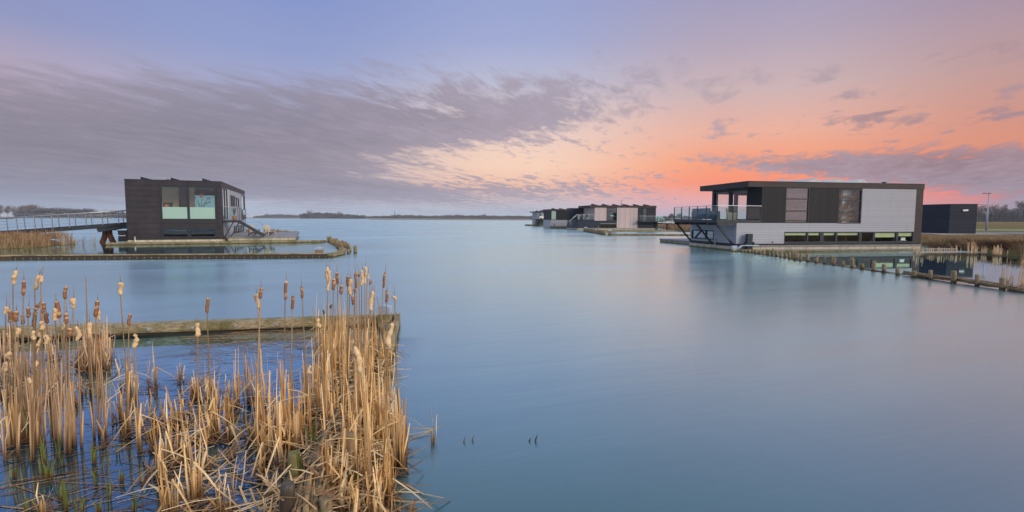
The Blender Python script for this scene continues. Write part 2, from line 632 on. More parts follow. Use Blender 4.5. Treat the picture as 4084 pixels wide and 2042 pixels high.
def panelmat():
    """large dark facade panels of the left house with open joints"""
    m, b = mat('dark_facade_panel')
    o = objvec()
    x, y, z = xyz(o)
    j = None
    for h in (4.57, 4.14, 3.74, 3.31, 2.87, 2.43, 2.0, 1.58, 1.13, 0.74):
        d = S.op('LESS_THAN', S.op('ABSOLUTE', z - h), 0.013)
        j = d if j is None else smax(j, d)
    for ux in (-4.33, -2.38, -0.36):
        out = S.op('GREATER_THAN', S.op('ABSOLUTE', z - 3.2), 1.4) if ux == -2.38 else 1.0
        d = S.op('LESS_THAN', S.op('ABSOLUTE', x - ux), 0.011) * out
        j = smax(j, d)
    nz = noise(o, 1.1, 5.0, 0.6)
    cl = mixc(remap(nz, 0.3, 0.7), (0.026, 0.024, 0.030), (0.038, 0.034, 0.041))
    setc(b, mixc(j * 0.9, cl, (0.004, 0.004, 0.005)))
    b.inputs['Roughness'].default_value = 0.5
    b.inputs['Specular IOR Level'].default_value = 0.2
    bump(b, 1.0 - j, 0.5, 0.01)
    return m


M['panel'] = panelmat()


def glassmat(name, tint=(0.86, 0.95, 0.93), refl=1.0, solid=0.0, solidc=(0.4, 0.6, 0.55)):
    m, b = mat(name)
    nt = m.node_tree
    nt.nodes.remove(b)
    tr = nt.nodes.new('ShaderNodeBsdfTransparent')
    tr.inputs[0].default_value = (*tint, 1)
    gl = nt.nodes.new('ShaderNodeBsdfGlossy')
    gl.inputs['Roughness'].default_value = 0.01
    gl.inputs[0].default_value = (1, 1, 1, 1)
    ge = nt.nodes.new('ShaderNodeNewGeometry')
    dt = nt.nodes.new('ShaderNodeVectorMath')
    dt.operation = 'DOT_PRODUCT'
    nt.links.new(ge.outputs['Normal'], dt.inputs[0])
    nt.links.new(ge.outputs['Incoming'], dt.inputs[1])
    c = 1.0 - smin(S.op('ABSOLUTE', S(dt.outputs['Value'])), 1.0)
    f = S.op('ADD', (0.04 + 0.96 * S.op('POWER', c, 5.0)) * refl, 0.0, clamp=True)
    mx = nt.nodes.new('ShaderNodeMixShader')
    nt.links.new(f.s, mx.inputs[0])
    last = tr
    if solid > 0:
        df = nt.nodes.new('ShaderNodeBsdfDiffuse')
        df.inputs[0].default_value = (*solidc, 1)
        tl = nt.nodes.new('ShaderNodeBsdfTranslucent')
        tl.inputs[0].default_value = (*solidc, 1)
        m2 = nt.nodes.new('ShaderNodeMixShader')
        m2.inputs[0].default_value = 0.4
        nt.links.new(df.outputs[0], m2.inputs[1])
        nt.links.new(tl.outputs[0], m2.inputs[2])
        m3 = nt.nodes.new('ShaderNodeMixShader')
        m3.inputs[0].default_value = solid
        nt.links.new(tr.outputs[0], m3.inputs[1])
        nt.links.new(m2.outputs[0], m3.inputs[2])
        last = m3
    nt.links.new(last.outputs[0], mx.inputs[1])
    nt.links.new(gl.outputs[0], mx.inputs[2])
    nt.links.new(mx.outputs[0], nt.nodes['Material Output'].inputs[0])
    return m


M['glass'] = glassmat('window_glass', (0.93, 0.97, 0.96), 1.2)
M['mirror'] = glassmat('sky_reflecting_glass', (0.34, 0.37, 0.40), 5.5)
M['midglass'] = glassmat('coated_glass', (0.55, 0.62, 0.62), 3.0)
M['tealglass'] = glassmat('teal_glass', (0.66, 0.86, 0.82), 1.5)
M['railglass'] = glassmat('balustrade_glass', (0.84, 0.94, 0.93), 1.0)
M['frost'] = glassmat('frosted_film', (0.6, 0.85, 0.78), 1.0, 0.92, (0.46, 0.66, 0.60))
# ------------------------------------------------------------------ water


def watermat():
    m, b = mat('lake_water')
    p = geopos()
    x, y, z = xyz(p)
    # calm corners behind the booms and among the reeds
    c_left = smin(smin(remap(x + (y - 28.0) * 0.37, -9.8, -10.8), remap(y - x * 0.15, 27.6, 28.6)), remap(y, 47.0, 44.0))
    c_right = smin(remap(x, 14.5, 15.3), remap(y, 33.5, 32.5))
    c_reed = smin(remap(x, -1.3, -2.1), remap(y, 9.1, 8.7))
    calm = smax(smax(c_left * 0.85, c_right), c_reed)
    open_ = 1.0 - calm
    # long smooth drifts, drawn out by the wind
    ca, sa = math.cos(0.35), math.sin(0.35)
    u, v = x * ca + y * sa, y * ca - x * sa
    drift = noise(combine(u * 0.05, v * 0.14, 0.0), 1.0, 4.0, 0.5, 0.6)
    fine = noise(combine(u * 0.55, v * 2.2, 5.0), 1.0, 4.0, 0.6, 0.3)
    fine2 = noise(combine(u * 0.16, v * 0.9, 8.0), 1.0, 4.0, 0.6, 0.3)
    ro = 0.03 + open_ * (0.215 + (drift - 0.5) * 0.2 + (fine2 - 0.5) * 0.08)
    h = fine * 0.2 + fine2 * 0.8 + drift * 1.5
    nt = m.node_tree
    nt.nodes.remove(b)
    bn = nt.nodes.new('ShaderNodeBump')
    S.nt.links.new((open_ * 0.07 + 0.004).s, bn.inputs['Strength'])
    bn.inputs['Distance'].default_value = 0.12
    S.nt.links.new(h.s, bn.inputs['Height'])
    df = nt.nodes.new('ShaderNodeBsdfDiffuse')
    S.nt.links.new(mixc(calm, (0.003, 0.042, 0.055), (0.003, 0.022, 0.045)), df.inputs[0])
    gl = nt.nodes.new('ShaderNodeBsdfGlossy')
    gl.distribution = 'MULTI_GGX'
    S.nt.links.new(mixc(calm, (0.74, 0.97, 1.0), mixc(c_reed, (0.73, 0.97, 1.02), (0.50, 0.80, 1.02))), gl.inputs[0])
    S.nt.links.new(ro.s, gl.inputs['Roughness'])
    S.nt.links.new(bn.outputs[0], gl.inputs['Normal'])
    dt = nt.nodes.new('ShaderNodeVectorMath')
    dt.operation = 'DOT_PRODUCT'
    nt.links.new(bn.outputs[0], dt.inputs[0])
    nt.links.new(nt.nodes.new('ShaderNodeNewGeometry').outputs['Incoming'], dt.inputs[1])
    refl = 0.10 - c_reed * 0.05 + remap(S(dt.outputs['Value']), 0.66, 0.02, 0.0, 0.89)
    mx = nt.nodes.new('ShaderNodeMixShader')
    S.nt.links.new(refl.s, mx.inputs[0])
    S.nt.links.new(df.outputs[0], mx.inputs[1])
    S.nt.links.new(gl.outputs[0], mx.inputs[2])
    S.nt.links.new(mx.outputs[0], nt.nodes['Material Output'].inputs[0])
    return m


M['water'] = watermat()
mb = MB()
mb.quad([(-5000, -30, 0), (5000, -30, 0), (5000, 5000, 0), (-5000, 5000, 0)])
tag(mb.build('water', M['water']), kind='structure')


def groundmat(name, cols, scale=0.35):
    m, b = mat(name)
    p = geopos()
    a = noise(p, scale, 6.0, 0.65)
    c = noise(p, scale * 14, 4.0, 0.7)
    f = a * 0.75 + c * 0.5 - 0.12
    setc(b, ramp(S.op('ADD', f, 0, clamp=True), cols))
    b.inputs['Roughness'].default_value = 0.95
    b.inputs['Specular IOR Level'].default_value = 0.1
    bump(b, c, 0.6, 0.06)
    return m


M['grass'] = groundmat('winter_grass', [(.25, (0.050, 0.038, 0.018)), (.45, (0.115, 0.085, 0.032)), (.6, (0.165, 0.110, 0.048)), (.8, (0.22, 0.15, 0.08))])
M['green'] = groundmat('green_meadow', [(.25, (0.05, 0.065, 0.016)), (.5, (0.115, 0.115, 0.035)), (.8, (0.16, 0.13, 0.06))])
M['farland'] = groundmat('far_shore', [(.25, (0.06, 0.05, 0.04)), (.5, (0.15, 0.115, 0.08)), (.8, (0.24, 0.19, 0.13))], 0.02)
M['asphalt'] = plain('asphalt', (0.15, 0.15, 0.17), 0.9, 0.1, 0.5)
M['redpath'] = plain('red_cycle_path', (0.20, 0.095, 0.085), 0.9, 0.15, 0.7)
M['gravel'] = plain('pale_gravel', (0.30, 0.28, 0.27), 0.95, 0.15, 0.8)


def land(name, shore, inland, m, zs=(-0.25, 0.28, 0.62, 0.7), steps=(0.0, 0.8, 2.6, 6.0), kind='structure', flip=False):
    """a bank: the shoreline rises inland in a few steps, then runs on to the last outline"""
    mb = MB()
    n = len(shore)
    nor = []
    for i in range(n):
        t = (Vector(shore[min(i + 1, n - 1)]) - Vector(shore[max(i - 1, 0)])).normalized()
        nn = Vector((t.y, -t.x))
        nor.append(-nn if flip else nn)
    rows = [[(p[0] + q.x * s, p[1] + q.y * s, z) for p, q in zip(shore, nor)] for s, z in zip(steps, zs)]
    rows.append([(p[0], p[1], zs[-1]) for p in inland])
    for a, b in zip(rows, rows[1:]):
        for i in range(n - 1):
            q = [a[i], a[i + 1], b[i + 1], b[i]]
            mb.quad(q if flip else q[::-1], smooth=True)
    o = mb.build(name, m)
    return tag(o, kind=kind)


# right bank: runs from beside the viewer round behind the large house and off to the far shore
shore_r = [(30.2, 8), (29.6, 22), (29.7, 30), (30.9, 34.5), (32.2, 38.5), (31.5, 46), (29, 60), (28.4, 74), (28.6, 86), (30.5, 105),
           (37, 131), (58, 175), (90, 260), (150, 420), (200, 540)]
inl_r = [(300, 8), (300, 22), (300, 30), (300, 34.5), (300, 38.5), (300, 46), (300, 60), (330, 74), (400, 86), (500, 105),
         (700, 131), (900, 175), (1200, 260), (1500, 420), (2000, 560)]
land('grass_bank', shore_r, inl_r, M['grass'])
mb = MB(); mb.quad([(290, -500, 0.69), (4800, -500, 0.69), (4800, 4000, 0.69), (290, 8, 0.69)])
mb.quad([(290, 8, 0.69), (4800, 4000, 0.69), (1400, 4000, 0.69), (300, 105, 0.69)])
tag(mb.build('meadow', M['green']), kind='structure')
# road, cycle path and verges beyond the shed
S_ = -0.16
def strip(name, y0, y1, z, m, x0=40.5, x1=420):
    mb = MB()
    mb.quad([(x0, y0 + S_ * (x0 - 44), z), (x1, y0 + S_ * (x1 - 44) * 0.4, z), (x1, y1 + S_ * (x1 - 44) * 0.4, z), (x0, y1 + S_ * (x0 - 44), z)])
    return tag(mb.build(name, m), kind='structure')
strip('cycle_path', 50.0, 51.8, 0.712, M['redpath'])
strip('road', 51.8, 60.0, 0.716, M['asphalt'], 38.0)
strip('green_verge', 60.0, 72.0, 0.712, M['green'])
strip('gravel_path', 72.0, 77.5, 0.716, M['gravel'])
strip('lawn', 77.5, 112.0, 0.712, M['green'])
# yard under the shed
mb = MB(); mb.prism([(41.5, 50.6), (47.6, 49.6), (48.6, 56.5), (42.6, 57.5)], 0.55, 0.735)
tag(mb.build('shed_yard', M['gravel']), kind='structure')
mb = MB(); mb.quad([(36.5, 47.5, .60), (42.0, 47.8, .71), (42.4, 52.5, .722), (36.5, 52.0, .66)])
tag(mb.build('gravel_ramp', M['gravel']), kind='structure')

# far shores
def far(name, px, z, out=2600, m=None):
    sh = [ground(a, b) for a, b in px]
    mb = MB()
    n = len(sh)
    for i in range(n - 1):
        a, b = sh[i], sh[i + 1]
        A = (a.x * 1.012, a.y * 1.012, z); B = (b.x * 1.012, b.y * 1.012, z)
        ka, kb = out / a.length, out / b.length
        mb.quad([(a.x, a.y, -.1), (b.x, b.y, -.1), B, A])
        mb.quad([A, B, (b.x * kb, b.y * kb, z), (a.x * ka, a.y * ka, z)])
    return tag(mb.build(name, m or M['farland']), kind='structure')
far('far_shore', [(-260, 867.5), (60, 868.0), (260, 868.5), (520, 869.0), (760, 869.6), (1000, 870.8), (1250, 871.6), (1500, 872.6), (1800, 874.0), (2130, 875.5), (2460, 877.0)], 1.0)
far('sand_spit', [(1470, 876.0), (1560, 876.6), (1700, 877.2), (1900, 878.0), (2150, 879.0), (2300, 880.0)], 0.55, 620)
mb = MB()
pts = [ground(-40, 872.2), ground(30, 873.6), ground(66, 872.6), ground(20, 871.4)]
mb.prism([(p.x, p.y) for p in pts], -.1, 0.25)
tag(mb.build('sand_bar', M['farland']), kind='structure')

# ------------------------------------------------------------------ building helpers


def wall(mb, axis, p0, p1, a0, a1, z0, z1, holes=()):
    """a wall slab with rectangular openings. axis 'x': runs along x between y=p0..p1; axis 'y': runs along y between x=p0..p1"""
    us = sorted({a0, a1, *[max(a0, min(a1, h[0])) for h in holes], *[max(a0, min(a1, h[1])) for h in holes]})
    zs = sorted({z0, z1, *[max(z0, min(z1, h[2])) for h in holes], *[max(z0, min(z1, h[3])) for h in holes]})
    for i in range(len(us) - 1):
        run = None
        for j in range(len(zs) - 1):
            cu, cz = (us[i] + us[i + 1]) / 2, (zs[j] + zs[j + 1]) / 2
            solid = not any(h[0] < cu < h[1] and h[2] < cz < h[3] for h in holes)
            if solid and run is None: run = zs[j]
            if (not solid or j == len(zs) - 2) and run is not None:
                top = zs[j + 1] if solid else zs[j]
                if axis == 'x': mb.box(us[i], us[i + 1], p0, p1, run, top)
                else: mb.box(p0, p1, us[i], us[i + 1], run, top)
                run = None


def window(parent, axis, face, sgn, a0, a1, z0, z1, cols=(), rows=(), fw=0.06, glass='glass', frame='frame', blind=None, name='window', label=None, proud=0.012, muntin=0.07):
    """frame and pane; face = outer wall plane, sgn = direction into the house along the other axis"""
    f = MB()

    def bx(u0, u1, d0, d1, q0, q1, mb=f):
        lo, hi = sorted((face + sgn * d0, face + sgn * d1))
        if axis == 'x': mb.box(u0, u1, lo, hi, q0, q1)
        else: mb.box(lo, hi, u0, u1, q0, q1)
    d0, d1 = -proud, 0.10
    bx(a0, a1, d0, d1, z0, z0 + fw); bx(a0, a1, d0, d1, z1 - fw, z1)
    bx(a0, a0 + fw, d0, d1, z0 + fw, z1 - fw); bx(a1 - fw, a1, d0, d1, z0 + fw, z1 - fw)
    us = [a0 + fw, *cols, a1 - fw]
    for c in cols: bx(c - muntin / 2, c + muntin / 2, d0 + .004, d1 - .004, z0 + fw, z1 - fw)
    for r in rows: bx(a0 + fw, a1 - fw, d0 + .008, d1 - .008, r - muntin / 2, r + muntin / 2)
    fo = f.build(name, M[frame], parent)
    if label: fo['label'] = label
    zz = [z0 + fw, *rows, z1 - fw]
    g = MB()
    bx(a0 + fw - .01, a1 - fw + .01, 0.05, 0.062, z0 + fw - .01, z1 - fw + .01, g)
    g.build('pane', M[glass], fo)
    if blind:
        bl = MB()
        bx(a0 + fw + .02, a1 - fw - .02, 0.085, 0.095, z1 - fw - blind, z1 - fw - .005, bl)
        bl.build('blind', M['blind'], fo)
    return fo


def rack(parent, prof, y0, y1, m='rack'):
    mb = MB(); mb.extrude(prof, 'y', y0, y1)
    return mb.build('solar_panel', M[m], parent)


def loc_of(base, a, u, w, z):
    return (base[0] + u * math.cos(a) - w * math.sin(a), base[1] + u * math.sin(a) + w * math.cos(a), z)

# ------------------------------------------------------------------ large house at the right
HR, AR = (14.587, 33.608), R_(9.763)
h = thing('floating_house', 'large two storey floating house with white boarded lower walls, glass balcony and dark upper storey', 'house', (*HR, 0), AR, 'floating houses')
mb = MB(); mb.box(-.03, 14.06, -.06, 5.95, -.4, .30); mb.build('pontoon', M['concrete'], h)
mb = MB(); mb.box(1.12, 14.08, -.10, -.06, .31, .40); mb.box(1.12, 14.08, -.12, 5.95, .30, .312); mb.build('ledge', M['deck'], h)
mb = MB(); mb.box(-.02, 14.07, -.012, 5.9, .42, .50); mb.box(.05, 14.0, .06, 5.84, .302, .418); mb.build('base_strip', M['black'], h)
mb = MB()
wall(mb, 'x', 0, .2, 0, 3.48, .5, 1.85)
wall(mb, 'x', 0, .2, 3.48, 9.25, 1.28, 1.85)
wall(mb, 'x', 0, .2, 9.25, 13.52, 1.28, 4.2)
wall(mb, 'y', 0, .2, .2, 5.9, .5, 1.85, [(2.65, 5.68, .64, 1.30)])
mb.build('white_wall', M['white'], h)
mb = MB()
wall(mb, 'x', 0, .2, 1.73, 9.25, 1.85, 4.2, [(3.46, 5.22, 1.85, 4.19), (7.42, 9.22, 1.83, 4.17)])
wall(mb, 'y', 1.73, 1.93, .2, 1.5, 1.85, 4.2)
mb.build('dark_wall', M['darkclad'], h)
mb = MB()
wall(mb, 'x', -.004, .2, 13.52, 14.1, .5, 4.2)
wall(mb, 'y', 13.9, 14.1, .2, 5.9, .5, 4.2)
wall(mb, 'x', 5.7, 5.9, .2, 1.9, .5, 1.84)
wall(mb, 'x', 5.7, 5.9, 1.9, 13.9, .5, 4.2, [(2.10, 3.10, 2.1, 3.98), (3.28, 3.54, 2.1, 3.98), (3.78, 5.0, 2.1, 3.92), (8.6, 10.4, 2.3, 4.0)])
mb.build('brown_wall', M['brown'], h)
mb = MB(); mb.box(.25, 13.88, .22, 5.68, 1.66, 1.84); mb.build('upper_floor', M['floor'], h)
mb = MB()
mb.box(6.3, 6.4, .25, 5.65, 1.85, 4.18); mb.box(10.6, 10.7, .25, 5.65, 1.85, 4.18)
mb.build('inner_wall', M['inner'], h)
mb = MB(); mb.box(3.5, 13.8, 2.6, 2.7, .52, 1.65)
for q in (5.2, 6.35, 9.25, 10.3, 12.15): mb.box(q, q + .08, .25, 2.6, .52, 1.65)
mb.build('partition', M['brown'], h)
mb = MB(); mb.box(.72, 14.13, -.03, 5.95, 4.2, 4.545); mb.build('roof', M['brown'], h)
mb = MB(); mb.box(.70, 14.15, -.05, 5.97, 4.545, 4.575); ro = mb.build('roof_edge', M['darksteel'], h)
for (a, b_, c) in ((5.55, 6.45, 6.85), (7.1, 8.3, 8.75), (8.9, 10.15, 10.6), (3.7, 4.1, 4.35)):
    rack(h, [(a, 4.577), (c, 4.577), (b_, 4.92 if a > 4 else 4.76)], -.0 + .9, 5.2)
mb = MB(); mb.tube([(11.9, 1.0, 4.575), (11.9, 1.0, 4.70)], .09, 10); mb.tube([(11.9, 1.0, 4.70), (11.9, 1.0, 4.735)], .17, 12); mb.build('roof_vent', M['darksteel'], h)
w_ = window(h, 'x', 0, 1, 3.46, 5.22, 1.85, 4.19, rows=(2.65, 3.44), glass='mirror')
w_ = window(h, 'x', 0, 1, 7.42, 9.22, 1.83, 4.17, rows=(2.59, 3.36), glass='glass', label='three pane upper window with brown timber beams behind the glass')
mb = MB()
for a, b_ in (((7.95, 1.85), (7.95, 4.15)), ((8.95, 1.85), (8.95, 4.15)), ((7.45, 3.65), (9.2, 3.65)), ((7.45, 2.85), (9.2, 2.85)), ((7.5, 2.0), (8.9, 3.6)), ((8.9, 3.55), (8.3, 2.9)), ((7.5, 2.5), (9.2, 2.45)), ((7.6, 1.9), (9.1, 2.3))):
    mb.bar((a[0], .38, a[1]), (b_[0], .38, b_[1]), .15)
mb.build('timber_frame', M['timberframe'], h)
mb = MB(); mb.box(7.3, 9.35, .62, .66, 1.86, 4.1); mb.build('pane_backing', M['white_paint'], h)  # pale sheet added behind the beams, stands in for the pane's reflection
# ribbon of low windows
rib = node('window_ribbon', h)
mb = MB()
ribs = [(3.52, 5.16, .17), (5.26, 6.16, .17), (6.42, 7.32, .17), (7.47, 9.14, .17), (9.38, 10.24, None), (10.40, 12.08, .32), (12.27, 13.42, .25)]
wall(mb, 'x', -.01, .12, 3.48, 13.52, .5, 1.28, [(a, b_, .62, 1.22) for a, b_, _ in ribs])
mb.build('frame', M['frame'], rib)
for i, (a, b_, bl) in enumerate(ribs):
    g = MB(); g.box(a, b_, .03, .042, .62, 1.22); g.build('pane', M['glass'], rib)
    if bl:
        g = MB(); g.box(a + .02, b_ - .02, .07, .08, 1.21 - bl, 1.21); g.build('blind', M['blind'], rib)
mb = MB(); mb.box(12.66, 13.1, .16, .28, .66, .69); mb.box(12.72, 13.06, .2, .26, .69, .86); mb.build('window_sill_box', M['white_paint'], rib)
mb = MB(); mb.box(3.6, 13.4, 1.2, 1.5, .52, 1.1); mb.build('furniture', M['black'], rib)
mb = MB(); mb.tube([(2.62, -.01, .60), (2.62, -.05, .60)], .045, 10); mb.build('wall_vent', M['darksteel'], h)
# end window under the balcony
window(h, 'y', 0, 1, 2.65, 5.68, .64, 1.30, cols=(3.72,), glass='mirror', muntin=.14, fw=.08)
t = thing('reflection_foliage', 'dark leaf mass added behind the lower pane for bushes reflected in it', 'plant', loc_of(HR, AR, 4.4, .8, 1.84), AR)  # leaf mass added in place of bushes mirrored from behind the viewer
f = MB(); f.box(-.7, .7, -.15, .15, 0, .25); f.build('planter', M['black'], t)  # dark foot of the added leaf mass
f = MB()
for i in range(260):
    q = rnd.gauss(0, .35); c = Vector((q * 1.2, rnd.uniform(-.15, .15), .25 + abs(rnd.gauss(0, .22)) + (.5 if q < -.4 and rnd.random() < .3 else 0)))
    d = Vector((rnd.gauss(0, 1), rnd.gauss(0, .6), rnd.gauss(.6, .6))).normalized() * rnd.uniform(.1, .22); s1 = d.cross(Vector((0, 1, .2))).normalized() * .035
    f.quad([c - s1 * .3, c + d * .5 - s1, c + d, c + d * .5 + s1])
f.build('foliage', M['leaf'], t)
# glazed end wall
gw = node('glass_wall', h)
f = MB()
for y0, y1 in ((1.5, 1.6), (3.45, 3.72), (5.62, 5.9)): f.box(1.72, 1.90, y0, y1, 1.86, 4.2)
f.box(1.725, 1.895, 1.6, 5.62, 1.86, 1.98); f.box(1.725, 1.895, 1.6, 5.62, 4.06, 4.2)
f.build('frame', M['frame'], gw)
for y0, y1 in ((1.6, 3.45), (3.72, 5.62)):
    g = MB(); g.box(1.80, 1.812, y0, y1, 1.98, 4.06); g.build('pane', M['glass'], gw)
f = MB(); f.box(2.2, 3.2, 5.66, 5.71, 2.0, 2.05); f.build('curtain', M['inner'], gw)
# balcony
bal = node('balcony', h)
f = MB(); f.box(-1.41, 1.72, 0.02, 5.8, 1.86, 2.04); f.build('floor', M['darksteel'], bal)
f = MB(); f.box(-1.43, 1.72, -.02, .02, 1.86, 2.05); f.box(-1.43, -1.41, .02, 5.82, 1.86, 2.05)
for q in (.05, 1.32, 2.46, 3.58, 4.68, 5.74): f.box(-1.37, 0, q - .04, q + .04, 1.70, 1.86)
f.build('beams', M['darksteel'], bal)
posts = [(-1.40, q) for q in (5.79, 4.68, 3.58, 2.46, 1.32)] + [(u, 0.0) for u in (-1.39, -.30, .74, 1.70)]
for px_, py_ in posts:
    f = MB(); f.box(px_ - .025, px_ + .025, py_ - .025, py_ + .025, 2.05, 2.95); f.build('post', M['darksteel'], bal)
f = MB(); f.box(-1.42, 1.73, -.025, .02, 2.95, 2.985); f.box(-1.42, -1.375, .02, 5.82, 2.95, 2.985); f.build('handrail', M['steel'], bal)
ys = [5.79, 4.68, 3.58, 2.46, 1.32, .03]
for a, b_ in zip(ys, ys[1:]):
    f = MB(); f.box(-1.405, -1.395, b_ + .06, a - .06, 2.1, 2.88); f.build('glass_panel', M['railglass'], bal)
xs = [-1.39, -.30, .74, 1.70]
for i, (a, b_) in enumerate(zip(xs, xs[1:])):
    f = MB(); f.box(a + .06, b_ - .06, -.005, .005, 2.1, 2.88); f.build('glass_panel', M['railglass'], bal)
for y0 in (5.74, 2.9, .35):
    f = MB(); f.bar((-1.3, y0, 1.86), (-.06, y0, .48), .09, .11); f.build('strut', M['darksteel'], bal)
# things on and beside the house
def chair_simple(name, label, loc, rz, m, s=1.0):
    t = thing(name, label, 'chair', loc, rz)
    f = MB(); f.box(-.3 * s, .3 * s, -.3 * s, .3 * s, .30 * s, .44 * s); f.build('seat', M[m], t)
    f = MB(); f.extrude([(.24 * s, .44 * s), (.34 * s, .44 * s), (.44 * s, .92 * s), (.36 * s, .94 * s)], 'x', -.28 * s, .28 * s); f.build('backrest', M[m], t)
    for sx in (-1, 1):
        f = MB(); f.box(min(sx * .3, sx * .36) * s, max(sx * .3, sx * .36) * s, -.3 * s, .34 * s, .0, .60 * s); f.build('arm', M[m], t)
    for sx in (-1, 1):
        for sy in (-1, 1):
            f = MB(); f.box(sx * .26 * s - .025, sx * .26 * s + .025, sy * .26 * s - .025, sy * .26 * s + .025, 0, .30 * s); f.build('leg', M[m], t)
    return t
chair_simple('armchair', 'pale wicker armchair standing by the glass wall on the large right balcony', loc_of(HR, AR, .9, 2.0, 2.04), AR + 1.2, 'tan', .85)
# blue cushioned sofa on the balcony
t = thing('outdoor_sofa', 'blue grey covered sofa behind the balcony glass of the large right house', 'sofa', loc_of(HR, AR, .25, 4.2, 2.04), AR + R_(90))
f = MB(); f.box(-1.1, 1.1, -.4, .4, .05, .42); f.build('seat', M['navyfab'], t)
f = MB(); f.box(-1.1, 1.1, .28, .46, .42, .82); f.build('backrest', M['navyfab'], t)
for sx in (-1, 1):
    f = MB(); f.box(sx * 1.12 - .08, sx * 1.12 + .08, -.4, .46, .05, .62); f.build('arm', M['navyfab'], t)
# parasol base / thin poles
# mooring pile with its steel guide in front of the house
t = thing('mooring_pile', 'square dark steel mooring pile with pale bracket at the near corner of the large house', 'mooring pile', loc_of(HR, AR, .72, -.30, 0))
f = MB(); f.box(-.16, .16, -.16, .16, -.3, 1.12); f.build('post', M['darksteel'], t)
f = MB(); f.box(-.17, .17, -.17, .17, 1.12, 1.15); f.build('cap', M['frame'], t)
f = MB(); f.box(-.55, .55, -.28, .24, .38, .44); f.bar((-.55, -.2, .41), (-.85, -.25, .22), .2, .05); f.build('bracket', M['zinc'], t)
for sx in (-1, 1):
    f = MB(); f.box(sx * .22 - .05, sx * .22 + .05, -.2, .1, .44, .62); f.build('roller_block', M['black'], t)
t = thing('mooring_post', 'short pale post with a zinc cap beside the dark steel mooring pile', 'post', loc_of(HR, AR, -.42, -.45, 0))
f = MB(); f.box(-.13, .13, -.13, .13, -.3, .26); f.build('post', M['concrete'], t)
f = MB(); f.box(-.145, .145, -.145, .145, .20, .40); f.build('cap', M['zinc'], t)
t = thing('water_tap', 'slim galvanised tap pipe at the near end of the large house', 'tap', loc_of(HR, AR, -.16, 2.2, .3))
f = MB(); f.tube([(0, 0, -.3), (0, 0, .42)], .03, 8); f.build('pipe', M['steel'], t)
f = MB(); f.tube([(-.1, 0, .42), (.1, 0, .44)], .035, 8); f.build('spout', M['steel'], t)
# landing stage at its left end
t = thing('landing_stage', 'low grey decked landing stage with a mossy side at the end of the large house', 'landing stage')
pts = [(13.25, 46.25), (14.32, 41.6), (16.6, 42.1), (16.1, 46.9)]
f = MB(); f.prism(pts, -.2, .22); f.build('float', M['oldwood'], t)
f = MB(); f.prism([(p[0] + (-.04 if i < 2 else .04), p[1] + (-.06 if i in (1, 2) else .06)) for i, p in enumerate(pts)], .22, .34); f.build('deck', M['deck'], t)
t = thing('timber_boom', 'long low timber boom floating along the front of the large right house', 'boom', (*HR, 0), AR, 'floating timber booms')
f = MB(); f.box(-.2, 15.9, -1.02, -.72, -.15, .12); f.build('beam', M['oldwood'], t)
f = MB(); f.box(-.22, 15.92, -1.05, -.69, .12, .16); f.build('cover_board', M['deck'], t)

# ------------------------------------------------------------------ left house
HL, AL = (-23.996, 42.863), R_(21.429)
h = thing('floating_house', 'dark panelled floating house with one big frosted window, alone at the left', 'house', (*HL, 0), AL, 'floating houses')
mb = MB(); mb.box(-6.66, .0, -.14, 17.0, -.4, .27); mb.build('pontoon', M['concrete'], h)
mb = MB(); mb.box(-6.62, .02, -.05, 16.95, .27, .35); mb.build('base_strip', M['brown'], h)
mb = MB()
wall(mb, 'x', 0, .2, -6.608, 0, .35, 4.98, [(-4.27, -.43, 1.89, 4.57), (-4.28, -.47, .40, 1.20)])
wall(mb, 'y', -6.608, -6.41, .2, 16.73, .35, 4.98, [(.4, 2.8, 2.0, 4.7), (8.0, 12.0, 2.0, 4.6)])  # openings added on this unseen side to let light into the rooms
wall(mb, 'x', 16.73, 16.93, -6.608, 0, .35, 4.98, [(-5.1, -2.9, 2.4, 4.5)])
mb.build('panel_wall', M['panel'], h)
mb = MB()
wall(mb, 'y', -.2, .004, .2, 16.73, 4.58, 4.98)
wall(mb, 'y', -.2, .004, .2, .5, .35, 4.58)
wall(mb, 'y', -.2, .004, 16.4, 16.73, 1.9, 4.58)
mb.build('brown_fascia', M['brown'], h)
mb = MB()
wall(mb, 'y', -.2, 0, .5, 16.4, .45, 4.58, [(.5, 3.4, 1.95, 4.58), (8.3, 11.4, 3.12, 4.03), (13.4, 16.4, 1.95, 4.5), (6.5, 15.0, .52, 1.28)])
wall(mb, 'y', -.2, 0, 16.4, 16.73, .45, 1.9)
mb.build('white_wall', M['white'], h)
mb = MB(); mb.box(-6.4, -.21, .21, 16.7, 1.55, 1.75); mb.build('upper_floor', M['floor'], h)
mb = MB(); mb.box(-6.4, -2.45, 3.0, 3.1, 1.76, 4.9); mb.box(-6.4, -.3, 3.9, 4.0, .4, 1.5); mb.build('inner_wall', M['tan'], h)
mb = MB(); mb.box(-3.6, -2.9, 2.9, 2.96, 1.76, 4.9); mb.box(-1.5, -.25, 8.0, 8.1, 1.76, 3.3); mb.build('curtain', M['brown'], h)
mb = MB(); mb.box(-6.6, 0, 0, 16.92, 4.98, 5.0); mb.build('roof', M['darksteel'], h)
mb = MB()
mb.box(-6.64, .03, -.03, .06, 5.0, 5.045); mb.box(-.06, .03, .06, 16.95, 5.0, 5.045); mb.box(-6.64, -6.55, .06, 16.95, 5.0, 5.045); mb.box(-6.55, -.06, 16.86, 16.95, 5.0, 5.045)
mb.build('roof_edge', M['darksteel'], h)
for a, c in ((-5.63, -4.75), (-3.6, -2.8), (-1.39, -.6)):
    rack(h, [(a, 5.01), (c, 5.01), (c, 5.03), (a, 5.27)], .35, 1.6, 'solar')
